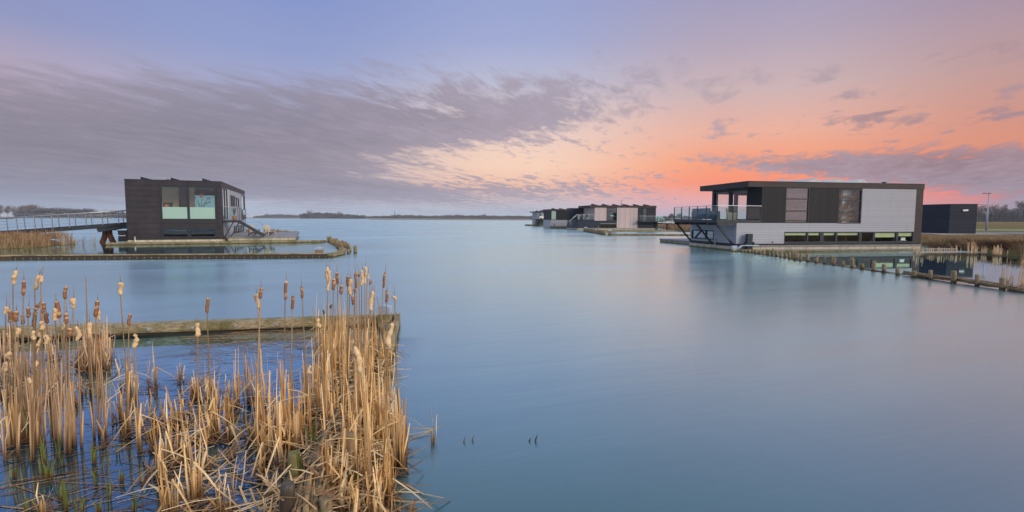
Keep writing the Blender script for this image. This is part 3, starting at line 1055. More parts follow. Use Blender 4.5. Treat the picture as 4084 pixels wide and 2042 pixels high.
mb = MB(); mb.tube([(-3.8, .5, 5.0), (-3.8, .5, 5.12)], .14, 12); mb.build('roof_vent', M['darksteel'], h)
wv = window(h, 'x', 0, 1, -4.27, -.43, 1.89, 4.57, cols=(-2.39,), fw=.07, muntin=.16, label='large two pane window frosted across its lower part')
for a, b_ in ((-4.19, -2.48), (-2.30, -.51)):
    g = MB(); g.box(a, b_, .034, .040, 1.96, 2.90); g.build('frosted_film', M['frost'], wv)
wv = window(h, 'x', 0, 1, -4.28, -.47, .40, 1.20, cols=(-2.41,), fw=.13, muntin=.3, label='low wide window close above the water')
mb = MB(); mb.box(-4.0, -2.6, .4, .43, .98, 1.01); mb.build('blind_rail', M['zinc'], wv)
window(h, 'y', 0, -1, .5, 3.4, 1.95, 4.58, cols=(2.0,), glass='midglass', name='balcony_door', fw=.09, muntin=.1)
mb = MB(); mb.box(0, .06, 3.42, 3.62, 1.95, 4.56); mb.build('door_frame', M['lightframe'], h)
window(h, 'y', 0, -1, 8.3, 11.4, 3.12, 4.03, cols=(9.85,), glass='midglass', fw=.08)
mb = MB(); mb.box(.003, .05, 5.3, 8.2, 3.08, 4.12); mb.build('shutter', M['brown'], h)
window(h, 'y', 0, -1, 13.4, 16.4, 1.95, 4.5, glass='midglass', name='french_window', fw=.08)
window(h, 'y', 0, -1, 6.5, 15.0, .52, 1.28, cols=(7.9, 9.3, 10.7, 12.1, 13.5), glass='midglass', fw=.07, label='long ribbon window low on the side wall')
f = node('french_rail', h)
for y0 in (13.5, 16.3):
    g = MB(); g.box(.08, .13, y0 - .03, y0 + .03, 1.95, 2.95); g.build('post', M['darksteel'], f)
g = MB(); g.box(.08, .13, 13.5, 16.3, 2.95, 2.99); g.box(.0, .12, 13.5, 16.3, 1.92, 1.95); g.build('rail', M['darksteel'], f)
g = MB(); g.box(.1, .11, 13.55, 16.25, 2.0, 2.93); g.build('glass_panel', M['railglass'], f)
window(h, 'y', -6.608, 1, .4, 2.8, 2.0, 4.7, cols=(1.6,), fw=.08)  # window for the added opening that lights the front room
window(h, 'y', -6.608, 1, 8.0, 12.0, 2.0, 4.6, cols=(10.0,), fw=.08)  # second unseen window, added to let in light farther back
g = MB(); g.box(-5.1, -2.9, 16.8, 16.815, 2.4, 4.5); g.build('rear_pane', M['tealglass'], h)
# balcony and stair
bal = node('balcony', h)
f = MB(); f.box(.02, 1.2, .35, 2.6, 1.66, 1.84); f.build('floor', M['darksteel'], bal)
for x0, y0 in ((.1, .4), (1.12, .4), (1.12, 1.5), (1.12, 2.55)):
    f = MB(); f.box(x0 - .02, x0 + .02, y0 - .02, y0 + .02, 1.84, 2.95); f.build('post', M['darksteel'], bal)
f = MB(); f.box(.05, 1.15, .38, .42, 2.95, 2.985); f.box(1.10, 1.145, 1.5, 2.6, 2.95, 2.985); f.build('handrail', M['steel'], bal)
f = MB(); f.box(.15, 1.05, .395, .405, 1.9, 2.9); f.build('glass_panel', M['railglass'], bal)
for x0 in (0., .42):
    f = MB(); f.bar((.08 + x0, .40 + x0 * .6, .45), (.75 + x0, .42 + x0 * .6, 1.68), .06, .08); f.build('strut', M['darksteel'], bal)
f = MB(); f.tube([(.15, -.02, -.2), (.15, -.02, .62)], .035, 8); f.build('guide_post', M['darksteel'], bal)
st = node('stair', h)
for y0 in (.5, 1.3):
    f = MB(); f.bar((1.1, y0, 1.76), (3.05, y0, .50), .06, .2); f.build('stringer', M['darksteel'], st)
for i in range(7):
    q = (i + .5) / 7
    f = MB(); f.box(1.1 + 1.95 * q - .13, 1.1 + 1.95 * q + .13, .54, 1.26, 1.76 - 1.26 * q, 1.79 - 1.26 * q); f.build('tread', M['darksteel'], st)
f = MB(); f.tube([(1.05, .5, 2.96), (3.0, .5, 1.45)], .02, 6); f.tube([(2.75, .5, 1.62), (2.75, .5, .75)], .014, 6); f.build('handrail', M['steel'], st)
# terrace on its own float
dk = node('terrace', h)
f = MB(); f.box(.15, 5.5, 1.45, 15.0, -.3, .28); f.build('float', M['concrete'], dk)
f = MB(); f.box(.05, 5.62, 1.40, 15.1, .28, .46); f.build('deck', M['deck'], dk)
def adirondack(label, loc, rz):
    t = thing('deck_chair', label, 'chair', loc, rz, 'wooden deck chairs on the terrace')
    f = MB()
    for i in range(6):
        x0 = -.3 + i * .1
        top = .98 - .10 * abs(i - 2.5) / 2.5 * abs(i - 2.5) / 2.5 - .0
        f.extrude([(.20, .22), (.23, .21), (.23 + .27, top), (.20 + .27, top + .01)], 'x', x0 + .008, x0 + .096, )
    f.build('backrest', M['chairwood'], t)
    f = MB()
    for i in range(6):
        y0 = -.30 + i * .09
        f.box(-.28, .28, y0, y0 + .08, .36 - i * .022, .385 - i * .022)
    f.build('seat', M['chairwood'], t)
    for sx in (-1, 1):
        f = MB(); f.box(sx * .34 - .06, sx * .34 + .06, -.36, .36, .555, .58); f.build('arm', M['chairwood'], t)
        f = MB(); f.box(sx * .31 - .02, sx * .31 + .02, -.32, -.22, 0, .555); f.build('leg', M['chairwood'], t)
        f = MB(); f.bar((sx * .285, -.3, .34), (sx * .285, .5, .05), .03, .1); f.box(sx * .31 - .02, sx * .31 + .02, .26, .33, .1, .555); f.build('leg', M['chairwood'], t)
    return t
adirondack('wooden deck chair nearest the stair on the left terrace', (-22.75, 45.6, .46), R_(62))
adirondack('wooden deck chair farther out from the stair on the left terrace', (-21.55, 45.9, .46), R_(58))
t = thing('potted_plant', 'orange terracotta pot with a dry plant on the small balcony of the left house', 'plant pot', loc_of(HL, AL, .82, .62, 1.84), AL)
f = MB(); f.tube([(0, 0, 0), (0, 0, .36)], [.13, .19], 12); f.build('pot', M['terracotta'], t)
f = MB()
for i in range(60):
    a, r_ = rnd.uniform(0, 6.28), rnd.uniform(.0, .16)
    f.blade([(0, 0, .34), (math.cos(a) * r_ * .6, math.sin(a) * r_ * .6, .7), (math.cos(a) * r_ * 1.3, math.sin(a) * r_ * 1.3, rnd.uniform(.8, 1.15))], [.012, .012, .004], (1, .2, 0))
f.build('foliage', M['leaf'], t)
t = thing('flower_vase', 'red flower on leafy stems standing behind the big window of the left house', 'flower', loc_of(HL, AL, -1.62, .75, 1.75), AL)
f = MB(); f.tube([(0, 0, 0), (0, 0, .5), (0, 0, .95)], [.2, .26, .14], 12); f.build('vase', M['white_paint'], t)
f = MB()
for dx_, dz_ in ((-.4, 1.95), (.12, 2.1), (.52, 1.85), (-.18, 1.5), (.35, 1.55), (.62, 1.6)):
    f.tube([(0, 0, .9), (dx_ * .45, 0, .9 + (dz_ - .9) * .6), (dx_, 0, dz_)], .018, 6)
f.build('stem', M['leaf'], t)
f = MB()
for dx_, dz_ in ((-.4, 1.95), (.52, 1.85), (-.18, 1.5), (.35, 1.55), (.62, 1.6), (.6, 1.95)):
    for q in range(5):
        a = rnd.uniform(0, 6.28); c = Vector((dx_, 0, dz_)); d = Vector((math.cos(a), rnd.uniform(-.3, .3), math.sin(a))) * .13
        f.quad([c, c + d * .5 + Vector((.03, 0, .03)), c + d, c + d * .5 - Vector((.03, 0, .03))])
f.build('leaves', M['leaf'], t)
f = MB()
for q in range(26):
    d = Vector((rnd.gauss(0, 1), rnd.gauss(0, 1), rnd.gauss(0, 1))).normalized()
    c = Vector((.06, 0, 2.12)) + d * .06
    s1 = d.cross(Vector((0, 0, 1))).normalized() * .09
    f.quad([c - s1, c + d * .12, c + s1, c + d * .06 + Vector((0, 0, .06))])
f.build('flower_head', M['flower'], t)
t = thing('framed_picture', 'small dark framed picture standing behind the left pane of the big window', 'picture', loc_of(HL, AL, -3.92, .6, 2.72), AL)
f = MB(); f.box(-.34, .34, 0, .04, .0, .56); f.build('frame', M['black'], t)
f = MB(); f.box(-.22, .05, -.006, 0, .16, .4); f.build('image', M['terracotta'], t)
t = thing('sideboard', 'light sideboard behind the frosted glass carrying the picture', 'sideboard', loc_of(HL, AL, -3.5, .8, 1.75), AL)
f = MB(); f.box(-.75, .75, -.28, .28, .1, .94); f.build('body', M['inner'], t)
f = MB(); f.box(-.78, .78, -.3, .3, .94, .97); f.build('top', M['floor'], t)
# bin at the back corner
t = thing('rubbish_bin', 'tall dark rubbish bin on the pontoon at the left corner of the left house', 'bin', (-29.95, 39.75, .2), AL)
f = MB(); f.box(-.24, .24, -.24, .24, 0, .76); f.build('body', M['black'], t)
f = MB(); f.box(-.26, .26, -.26, .26, .76, .86); f.build('lid', M['black'], t)
f = MB(); f.box(-.25, .25, -.25, -.24, .44, .48); f.build('band', M['lightframe'], t)
t = thing('mooring_post', 'thin galvanised post at the front of the left house', 'post', loc_of(HL, AL, -6.05, -.22, 0))
f = MB(); f.tube([(0, 0, -.3), (0, 0, .52)], .06, 10); f.build('tube', M['steel'], t)
f = MB(); f.tube([(0, 0, .52), (0, 0, .55)], .065, 10); f.build('cap', M['zinc'], t)
# ------------------------------------------------------------------ three houses in the middle distance
AM = R_(9.7)
C1, C2, C3 = (11.85, 94.08), (7.9, 107.0), (5.02, 139.18)
h = thing('floating_house', 'middle floating house with bleached pink timber panels and a thin chimney', 'house', (*C1, 0), AM, 'floating houses')
mb = MB(); mb.box(-.06, 15.2, -.1, 7.0, -.4, .24); mb.build('pontoon', M['concrete'], h)
mb = MB(); mb.box(-.08, 15.22, -.14, 7.0, .24, .36); mb.build('ledge', M['deck'], h)
mb = MB()
wall(mb, 'x', 0, .2, .08, 7.54, .38, 1.72, [(4.4, 7.43, .44, 1.16)])
wall(mb, 'y', .08, .28, .2, 6.9, .38, 1.92)
mb.box(.08, 3.26, 0, .2, 1.72, 1.92)
mb.build('lower_wall', M['bluedark'], h)
mb = MB(); mb.box(.3, 14.9, .22, 6.8, 1.72, 1.90); mb.build('terrace_floor', M['deck'], h)
mb = MB()
wall(mb, 'x', 0, .2, 3.26, 5.52, 1.72, 4.12)
wall(mb, 'x', -.06, .2, 7.54, 11.55, .38, 4.12)
wall(mb, 'y', 3.26, 3.46, .2, 6.7, 1.9, 4.12)
mb.build('timber_wall', M['pinkclad'], h)
mb = MB()
wall(mb, 'x', .1, .3, 11.55, 15.0, .38, 4.12, [(12.7, 13.5, 1.7, 4.05)])
wall(mb, 'y', 14.8, 15.0, .3, 6.7, .38, 4.12)
wall(mb, 'x', 6.7, 6.9, .28, 15.0, .38, 4.12, [(5.2, 7.6, 2.2, 3.8)])
mb.build('dark_wall', M['bluedark'], h)
mb = MB(); mb.box(14.95, 15.2, .06, 6.9, .38, 4.12); mb.build('end_trim', M['brown'], h)
mb = MB(); mb.box(2.28, 15.22, -.08, 7.0, 4.12, 4.52); mb.build('roof', M['brown'], h)
window(h, 'x', 0, 1, 5.52, 7.54, 1.73, 4.12, rows=(2.5, 3.35), glass='midglass', fw=.09)
window(h, 'x', 0, 1, 4.4, 7.43, .44, 1.16, cols=(6.2,), glass='midglass', fw=.07)
window(h, 'x', .1, 1, 12.7, 13.5, 1.7, 4.05, rows=(3.0,), glass='glass', fw=.05, name='glass_door')
mb = MB(); mb.box(12.6, 13.6, .8, .85, 1.9, 4.05); mb.build('pane_backing', M['tan'], h)
mb = MB(); mb.box(4.3, 7.5, -.05, 0, 1.16, 1.20); mb.build('sill', M['steel'], h)
for i in range(6):
    a = 2.96 + i * 2.04
    rack(h, [(a, 4.55), (a + 1.05, 4.55), (a + 1.05, 4.58), (a, 4.80)], .5, 1.3, 'solar')
mb = MB(); mb.tube([(8.7, .8, 4.5), (8.7, .8, 5.42)], .10, 10); mb.tube([(8.7, .8, 5.42), (8.7, .8, 5.48)], .15, 10); mb.build('chimney', M['steel'], h)
mb = MB(); mb.tube([(14.95, .4, 4.52), (14.95, .4, 4.66)], .05, 8); mb.build('roof_vent', M['darksteel'], h)
ne = thing('sea_green_lamp', 'small green glowing lamp behind the window of the middle house', 'lamp', loc_of(C1, AM, 6.75, .45, 2.62), AM)
lm, lb = mat('green_lamp'); lb.inputs['Base Color'].default_value = (.1, .5, .35, 1); lb.inputs['Emission Color'].default_value = (.12, .85, .55, 1); lb.inputs['Emission Strength'].default_value = 1.2
f = MB(); f.tube([(-.36, 0, 0), (.36, 0, .02)], .10, 10); f.build('tube', lm, ne)
f = MB(); f.box(-.4, .4, .1, .14, -.1, .1); f.build('mount', M['black'], ne)
bal = node('balcony', h)
f = MB(); f.box(11.4, 16.7, -1.2, 2.2, 1.52, 1.66); f.build('floor', M['darksteel'], bal)
for u in (11.42, 13.1, 14.9, 16.66):
    f = MB(); f.box(u - .03, u + .03, -1.2, -1.14, 1.66, 2.6); f.build('post', M['darksteel'], bal)
for w0 in (.5, 2.14):
    f = MB(); f.box(16.63, 16.69, w0 - .03, w0 + .03, 1.66, 2.6); f.build('post', M['darksteel'], bal)
f = MB(); f.box(11.4, 16.7, -1.2, -1.14, 2.58, 2.63); f.box(16.64, 16.7, -1.14, 2.2, 2.58, 2.63); f.build('handrail', M['steel'], bal)
f = MB(); f.box(11.5, 16.6, -1.18, -1.165, 1.72, 2.5); f.build('glass_panel', M['railglass'], bal)
f = MB(); f.box(15.1, 15.5, -.2, .2, -.3, 1.52); f.build('support', M['darksteel'], bal)
tr = node('terrace_rail', h)
for u in (.12, 1.2, 2.2, 3.2):
    f = MB(); f.box(u - .025, u + .025, .02, .07, 1.92, 2.86); f.build('post', M['steel'], tr)
f = MB(); f.box(.1, 3.26, .02, .07, 2.84, 2.88); f.build('handrail', M['steel'], tr)
f = MB(); f.box(.15, 3.2, .04, .05, 1.98, 2.8); f.build('glass_panel', M['railglass'], tr)
st = node('stair', h)
f = MB(); f.bar((.1, .3, 1.86), (-1.5, .3, .5), .08, .26); f.build('stringer', M['darksteel'], st)
for y0 in (.05, .6):
    f = MB(); f.tube([(.1, y0, 2.86), (-1.75, y0, 1.36)], .03, 6); f.tube([(-1.2, y0, 1.8), (-1.2, y0, .7)], .02, 6); f.build('handrail', M['steel'], st)
for i in range(6):
    q = (i + .5) / 6
    f = MB(); f.box(.1 - 1.6 * q - .13, .1 - 1.6 * q + .13, .05, .6, 1.86 - 1.36 * q, 1.9 - 1.36 * q); f.build('tread', M['darksteel'], st)
f = MB(); f.tube([(3.92, -.2, .2), (3.92, -.2, .62)], .05, 6); mp = f.build('mooring_pin', M['steel'], h)

def table_set(loc, rz):
    t = thing('terrace_table', 'white table on the glass railed terrace of the middle house', 'table', loc, rz)
    f = MB(); f.box(-.85, .85, -.4, .4, .70, .75); f.build('tabletop', M['white_paint'], t)
    for sx in (-1, 1):
        for sy in (-1, 1):
            f = MB(); f.box(sx * .78 - .04, sx * .78 + .04, sy * .34 - .04, sy * .34 + .04, 0, .70); f.build('leg', M['white_paint'], t)
table_set(loc_of(C1, AM, 1.4, 1.2, 1.92), AM)
for i, u in enumerate((1.0, 1.85)):
    t = thing('terrace_chair', 'dark chair at the white terrace table, the one %s' % ('nearer the stair' if i == 0 else 'nearer the pink timber wall'), 'chair', loc_of(C1, AM, u, .55, 1.92), AM, 'chairs on the middle terrace')
    f = MB(); f.box(-.24, .24, -.24, .24, .42, .46); f.build('seat', M['frame'], t)
    f = MB(); f.box(-.24, .24, -.26, -.22, .46, .88); f.build('backrest', M['frame'], t)
    for sx in (-1, 1):
        for sy in (-1, 1):
            f = MB(); f.box(sx * .21 - .02, sx * .21 + .02, sy * .21 - .02, sy * .21 + .02, 0, .42); f.build('leg', M['frame'], t)
for i, u in enumerate((15.6, 16.3)):
    t = thing('balcony_chair', 'pale turquoise chair on the balcony of the middle house, %s' % ('beside the wall' if i == 0 else 'at the outer rail'), 'chair', loc_of(C1, AM, u, -.3, 1.66), AM, 'chairs on the middle balcony')
    f = MB(); f.box(-.27, .27, -.27, .27, .3, .42); f.build('seat', M['frost'], t)
    f = MB(); f.box(-.27, .27, .2, .27, .42, .95); f.build('backrest', M['frost'], t)
    for sx in (-1, 1):
        f = MB(); f.box(sx * .3 - .04, sx * .3 + .04, -.27, .27, 0, .6); f.build('leg', M['frost'], t)

h = thing('floating_house', 'low dark and white floating house half hidden behind the pink timber one', 'house', (*C2, 0), AM, 'floating houses')
mb = MB(); mb.box(.1, 9.6, -.1, 6.8, -.4, .36); mb.build('pontoon', M['concrete'], h)
mb = MB(); mb.box(-.1, 9.6, -.5, -.1, .2, .44); mb.build('walkway', M['darksteel'], h)
mb = MB(); wall(mb, 'x', 0, .2, .07, 9.6, .4, 1.78); wall(mb, 'y', .07, .27, .2, 6.6, .4, 1.78); mb.build('lower_wall', M['white'], h)
mb = MB(); wall(mb, 'x', 0, .2, .1, 5.6, 1.78, 3.72, [(.24, 1.22, 1.87, 3.67)]); wall(mb, 'y', .1, .3, .2, 6.6, 1.78, 3.72); wall(mb, 'y', 5.4, 5.6, .2, 2.0, 1.78, 3.72); mb.build('upper_wall', M['darkclad'], h)
mb = MB(); wall(mb, 'x', 2.0, 2.2, 5.6, 9.6, 1.78, 3.72, [(5.7, 7.2, 1.9, 3.6)]); wall(mb, 'y', 9.4, 9.6, .2, 6.6, .4, 3.72); mb.build('terrace_wall', M['pinkclad'], h)
mb = MB(); mb.box(-.06, 9.7, -.1, 6.8, 3.72, 4.02); mb.build('roof', M['brown'], h)
g = MB(); g.box(.24, 1.22, .06, .08, 1.87, 3.67); g.build('window', M['frost'], h)
window(h, 'x', 2.0, 1, 5.7, 7.2, 1.9, 3.6, glass='midglass', name='glass_door')
for i in range(6):
    a = .55 + i * 1.62
    rack(h, [(a, 4.03), (a + .8, 4.03), (a + .8, 4.06), (a, 4.24)], .5, 1.3, 'solar')
for i, u in enumerate((.7, 3.45)):
    f = MB(); f.box(u - .05, u + .05, -.6, -.5, -.2, 1.02); f.build('mooring_pole', M['darksteel'], h)

h = thing('floating_house', 'farthest white and dark floating house at the end of the row, with balcony', 'house', (*C3, 0), AM, 'floating houses')
mb = MB(); mb.box(0, 6.4, -.2, 8.0, -.4, .24); mb.box(-.05, 6.4, -.3, 8.0, .24, .42); mb.build('pontoon', M['oldwood'], h)
mb = MB(); wall(mb, 'x', 0, .2, 1.88, 4.9, .44, 1.9); wall(mb, 'x', 0, .2, 1.88, 4.66, 1.9, 3.72, [(2.1, 2.95, 1.95, 3.6)]); wall(mb, 'y', 1.88, 2.08, .2, 7.0, .44, 3.72); mb.build('white_wall', M['white'], h)
mb = MB(); wall(mb, 'x', .1, .3, 4.66, 6.2, .44, 4.05); wall(mb, 'y', 6.2, 6.4, .1, 7, .44, 4.05); mb.build('dark_wall', M['darkclad'], h)
mb = MB(); mb.box(1.13, 4.0, -.3, 7.2, 3.72, 3.98); mb.box(4.0, 6.6, -.3, 7.2, 4.05, 4.34); mb.build('roof', M['brown'], h)
window(h, 'x', 0, 1, 2.1, 2.95, 1.95, 3.6, cols=(2.55,), glass='midglass', name='glass_door')
bal = node('balcony', h)
f = MB(); f.box(.06, 4.6, -1.5, 0, 1.86, 1.98); f.build('floor', M['darksteel'], bal)
for u in (.08, .6, 1.1, 1.7):
    f = MB(); f.box(u - .02, u + .02, -1.5, -1.46, 1.98, 2.6); f.build('post', M['darksteel'], bal)
f = MB(); f.box(.06, 1.8, -1.5, -1.45, 2.57, 2.62); f.build('handrail', M['darksteel'], bal)
f = MB(); f.bar((.2, -1.4, 1.86), (1.6, -.1, .5), .08); f.build('strut', M['darksteel'], bal)
f = MB(); f.box(1.2, 2.3, -1.2, -.1, .5, 1.86); f.build('support', M['darksteel'], bal)
for i, a in enumerate((1.6, 3.1)):
    rack(h, [(a, 4.0), (a + .8, 4.0), (a + .8, 4.03), (a, 4.22)], .5, 1.3, 'solar')
t = thing('garden_bench', 'white bench on the balcony of the farthest floating house', 'bench', loc_of(C3, AM, 2.95, -1.2, 1.98), AM)
f = MB(); f.box(-.9, .9, -.25, .25, .3, .38); f.build('seat', M['white_paint'], t)
f = MB(); f.box(-.9, .9, -.3, -.24, .4, .64); f.build('backrest', M['white_paint'], t)
for sx in (-1, 0, 1):
    f = MB(); f.box(sx * .85 - .05, sx * .85 + .05, -.25, .25, 0, .3); f.build('leg', M['white_paint'], t)
t = thing('shrub_planter', 'round dark green shrub in a grey planter at the farthest floating house', 'planter', loc_of(C3, AM, 2.9, -1.7, .42), AM)
f = MB(); f.box(-.95, .95, -.35, .35, 0, .5); f.build('box', M['frame'], t)
f = MB()
for i in range(420):
    d = Vector((rnd.gauss(0, 1), rnd.gauss(0, 1), rnd.gauss(0, 1))).normalized() * rnd.uniform(.55, 1)
    c = Vector((d.x * .95, d.y * .45, .95 + d.z * .55))
    s1 = Vector((rnd.uniform(-1, 1), rnd.uniform(-1, 1), rnd.uniform(-1, 1))).normalized() * .12
    s2 = s1.cross(Vector((.3, .5, .8))).normalized() * .07
    f.quad([c - s1, c + s2, c + s1, c - s2])
f.build('shrub', M['leaf'], t)

# ------------------------------------------------------------------ shed, lamp, mast
t = thing('storage_shed', 'blue black boarded flat roofed shed on the bank behind the large house', 'shed', (43.95, 52.05, .70))
# outline: left end (43.35,55.2), front corner (43.97,52), right corner (46.38,51.7)
P_ = [(-.6, 3.15), (0, 0), (2.41, -.35), (2.9, 2.6)]
def shed_wall(i, j, name):
    a, b_ = Vector(P_[i]), Vector(P_[j])
    ln = (b_ - a).length
    f = MB(); f.box(0, ln, 0, .1, .04, 2.95)
    return f.build(name, M['bluedark'], t, (a.x, a.y, 0), math.atan2(b_.y - a.y, b_.x - a.x))
shed_wall(0, 1, 'side_wall'); shed_wall(1, 2, 'front_wall'); shed_wall(2, 3, 'side_wall'); shed_wall(3, 0, 'back_wall')
f = MB(); f.prism([(-.64, 3.2), (-.03, -.05), (2.45, -.40), (2.95, 2.66)], 2.95, 3.0); f.build('roof', M['frame'], t)
f = MB(); f.prism([(-.55, 3.1), (.03, .05), (2.37, -.30), (2.85, 2.55)], 0, .06); f.build('plinth', M['gravel'], t)
f = MB(); f.bar((1.1, -.23, 2.35), (1.55, -.30, 2.38), .06, .16); f.build('house_number_light', M['white_paint'], t)
f = MB(); f.box(0, 0.02, 0, .01, .1, 2.9); f.build('corner_trim', M['frame'], t)
t = thing('street_lamp', 'slim pale blue street lamp with a flat dark head beside the road', 'street lamp', (63.8, 69.6, .7))
f = MB(); f.tube([(0, 0, 0), (0, 0, 2.6), (.02, 0, 2.7), (.04, 0, 4.95)], [.115, .105, .075, .055], 10); f.build('pole', plain('blue_grey_steel', (.30, .36, .46), .4, .1, 5), t)
f = MB(); f.extrude([(4.93, .0), (5.05, .0)] and [(-.14, 4.93), (.14, 4.93), (.10, 5.02), (-.10, 5.02)], 'x', -.72, .22); f.build('lamp_head', M['black'], t)
p = at_depth(1575, 868, 900)
t = thing('radio_mast', 'thin lattice radio mast rising over the far shore', 'mast', (p.x, p.y, .8))
f = MB()
for sx, sy in ((-1, -1), (1, -1), (1, 1), (-1, 1)):
    f.bar((sx * 1.0, sy * 1.0, 0), (sx * .25, sy * .25, 13), .16)
for i in range(12):
    z0 = i * 1.05; w0 = 1.0 - .75 * z0 / 13; w1 = 1.0 - .75 * (z0 + 1.05) / 13
    for a, b_ in (((-1, -1), (1, -1)), ((1, -1), (1, 1)), ((1, 1), (-1, 1)), ((-1, 1), (-1, -1))):
        f.bar((a[0] * w0, a[1] * w0, z0), (b_[0] * w1, b_[1] * w1, z0 + 1.05), .09)
f.build('lattice', M['darksteel'], t)
f = MB(); f.tube([(0, 0, 12.5), (0, 0, 17)], [.12, .05], 6); f.build('antenna', M['darksteel'], t)

# ------------------------------------------------------------------ footbridge at the left
A, B = Vector((-31.2, 43.6, 1.72)), Vector((-39.9, 40.1, .93))
t = thing('footbridge', 'dark steel footbridge with wire railing from the bank to the left house', 'footbridge', (A.x, A.y, 0))
d = (B - A); ln = d.length; du = d.normalized(); sd_ = du.cross(Vector((0, 0, 1))).normalized()   # towards the viewer side is +/-
O = Vector((A.x, A.y, 0))
f = MB()
for s in (-.55, .55):
    f.bar(A - O + sd_ * s - Vector((0, 0, .16)), B - O + sd_ * s - Vector((0, 0, .16)), .1, .34)
f.bar(A - O - Vector((0, 0, .05)), B - O - Vector((0, 0, .05)), 1.1, .06)
f.build('deck_beam', M['darksteel'], t)
f = MB()
for s in (-.55, .55):
    a0 = A + du * 1.2 + sd_ * s - O - Vector((0, 0, .3))
    f.bar(a0, a0 + du * 1.7 + Vector((0, 0, -.18)), .1, .34)
    f.bar(a0 - du * 1.2, a0 + du * .2 - Vector((0, 0, .12)), .1, .2)
f.build('haunch', M['darksteel'], t)
for s in (-.6, .6):
    for i in range(9):
        q = A + du * (.35 + i * (ln - .5) / 8.2) + sd_ * s - O
        f = MB(); f.bar(q - Vector((0, 0, .1)), q + Vector((-.06, 0, .97)), .04, .06); f.build('post', M['steel'], t)
    f = MB(); f.tube([A + sd_ * s - O + Vector((-.06, 0, .98)), B + sd_ * s - O + Vector((-.06, 0, .98))], .03, 8); f.build('handrail', M['steel'], t)
    f = MB()
    for hh in (.25, .5, .74):
        f.tube([A + sd_ * s - O + Vector((-.03, 0, hh)), B + sd_ * s - O + Vector((-.03, 0, hh))], .006, 4)
    f.build('wire', M['steel'], t)
pr = node('pier', t)
pc = Vector((-33.6, 42.9, 0)) - O
f = MB(); f.bar(pc + Vector((-.75, 0, 1.08)), pc + Vector((.7, 0, 1.12)), .3, .30); f.build('crosshead', M['rust'], pr)
for s in (-1, 1):
    f = MB(); f.bar(pc + Vector((s * .17, 0, 1.0)), pc + Vector((s * .24, 0, .45)), .26, .26); f.bar(pc + Vector((s * .22, 0, .5)), pc + Vector((s * .5, 0, -.15)), .28, .3); f.build('leg', M['rust'], pr)

# gangway of the middle house to the bank
A, B = Vector((27.4, 96.6, 1.25)), Vector((33.5, 97.5, 1.05))
t = thing('footbridge', 'dark gangway with a rusty pier from the middle house to the reedy bank', 'footbridge', (A.x, A.y, 0)); O = Vector((A.x, A.y, 0))
f = MB(); f.bar(A - O, B - O, 1.2, .22); f.build('deck_beam', M['darksteel'], t)
for q in (0.1, .4, .7, 1.0):
    for s in (-.6, .6):
        p = A.lerp(B, q) - O + Vector((0, s, 0)); f = MB(); f.box(p.x - .03, p.x + .03, p.y - .03, p.y + .03, p.z, p.z + 1.0); f.build('post', M['steel'], t)
for s in (-.6, .6):
    f = MB(); f.tube([A - O + Vector((0, s, 1.0)), B - O + Vector((0, s, 1.0))], .03, 6); f.build('handrail', M['steel'], t)
f = MB(); f.box(1.4, 1.75, -.1, .3, -.3, 1.1); f.build('pier', M['rust'], t)

# ------------------------------------------------------------------ timber booms
def boom(label, a, b, w, z0, z1, bolts=0, m='oldwood', cap=True, side=1):
    a, b = Vector((a[0], a[1])), Vector((b[0], b[1]))
    ln = (b - a).length
    rz = math.atan2(b.y - a.y, b.x - a.x)
    t = thing('timber_boom', label, 'boom', (a.x, a.y, 0), rz, 'floating timber booms')
    f = MB()
    n = max(1, int(ln / 4.2))
    for i in range(n):
        f.box(ln * i / n + .012, ln * (i + 1) / n - .012, -w / 2, w / 2, z0, z1)
    f.build('beam', M[m], t)
    if cap:
        f = MB(); f.box(-.02, ln + .02, -w / 2 - .03, w / 2 + .02, z1, z1 + .045); f.build('cover_board', M['oldwood'], t)
    for i in range(bolts):
        u = ln * (i + .5) / bolts
        f = MB(); f.tube([(u, -w / 2 - .005, (z0 + z1) / 2 + .02), (u, -w / 2 - .03, (z0 + z1) / 2 + .02)], .02, 6); f.build('bolt', M['steel'], t)
    return t
boom('long timber boom close in front of the left house', (-30.05, 38.2), (-15.75, 44.05), .3, -.1, .14)
boom('long bolted timber boom nearer the reeds, in front of the left house', (-24.15, 24.95), (-9.62, 27.18), .26, -.1, .19, 44, 'pile_dark')
boom('short end length of boom angled off at the left edge of the photo', (-27.5, 21.6), (-24.18, 24.9), .26, -.1, .19, 0, 'pile_dark')
boom('short slanting timber from the bolted boom to the pile rows', (-9.55, 27.25), (-9.62, 29.6), .16, .02, .2)
boom('near timber boom before the middle house', (12.4, 65.2), (24.5, 64.0), .5, -.1, .18)
boom('far timber boom before the middle house', (12.1, 84.0), (27.0, 86.0), .5, -.1, .18)
boom('slanting timber boom running back to the reedy bank at the middle houses', (25.7, 92.6), (29.5, 80.0), .4, -.1, .16)
boom('old timber boom lying before the low dark and white house', (8.2, 104.5), (13.6, 105.5), .6, -.1, .26)

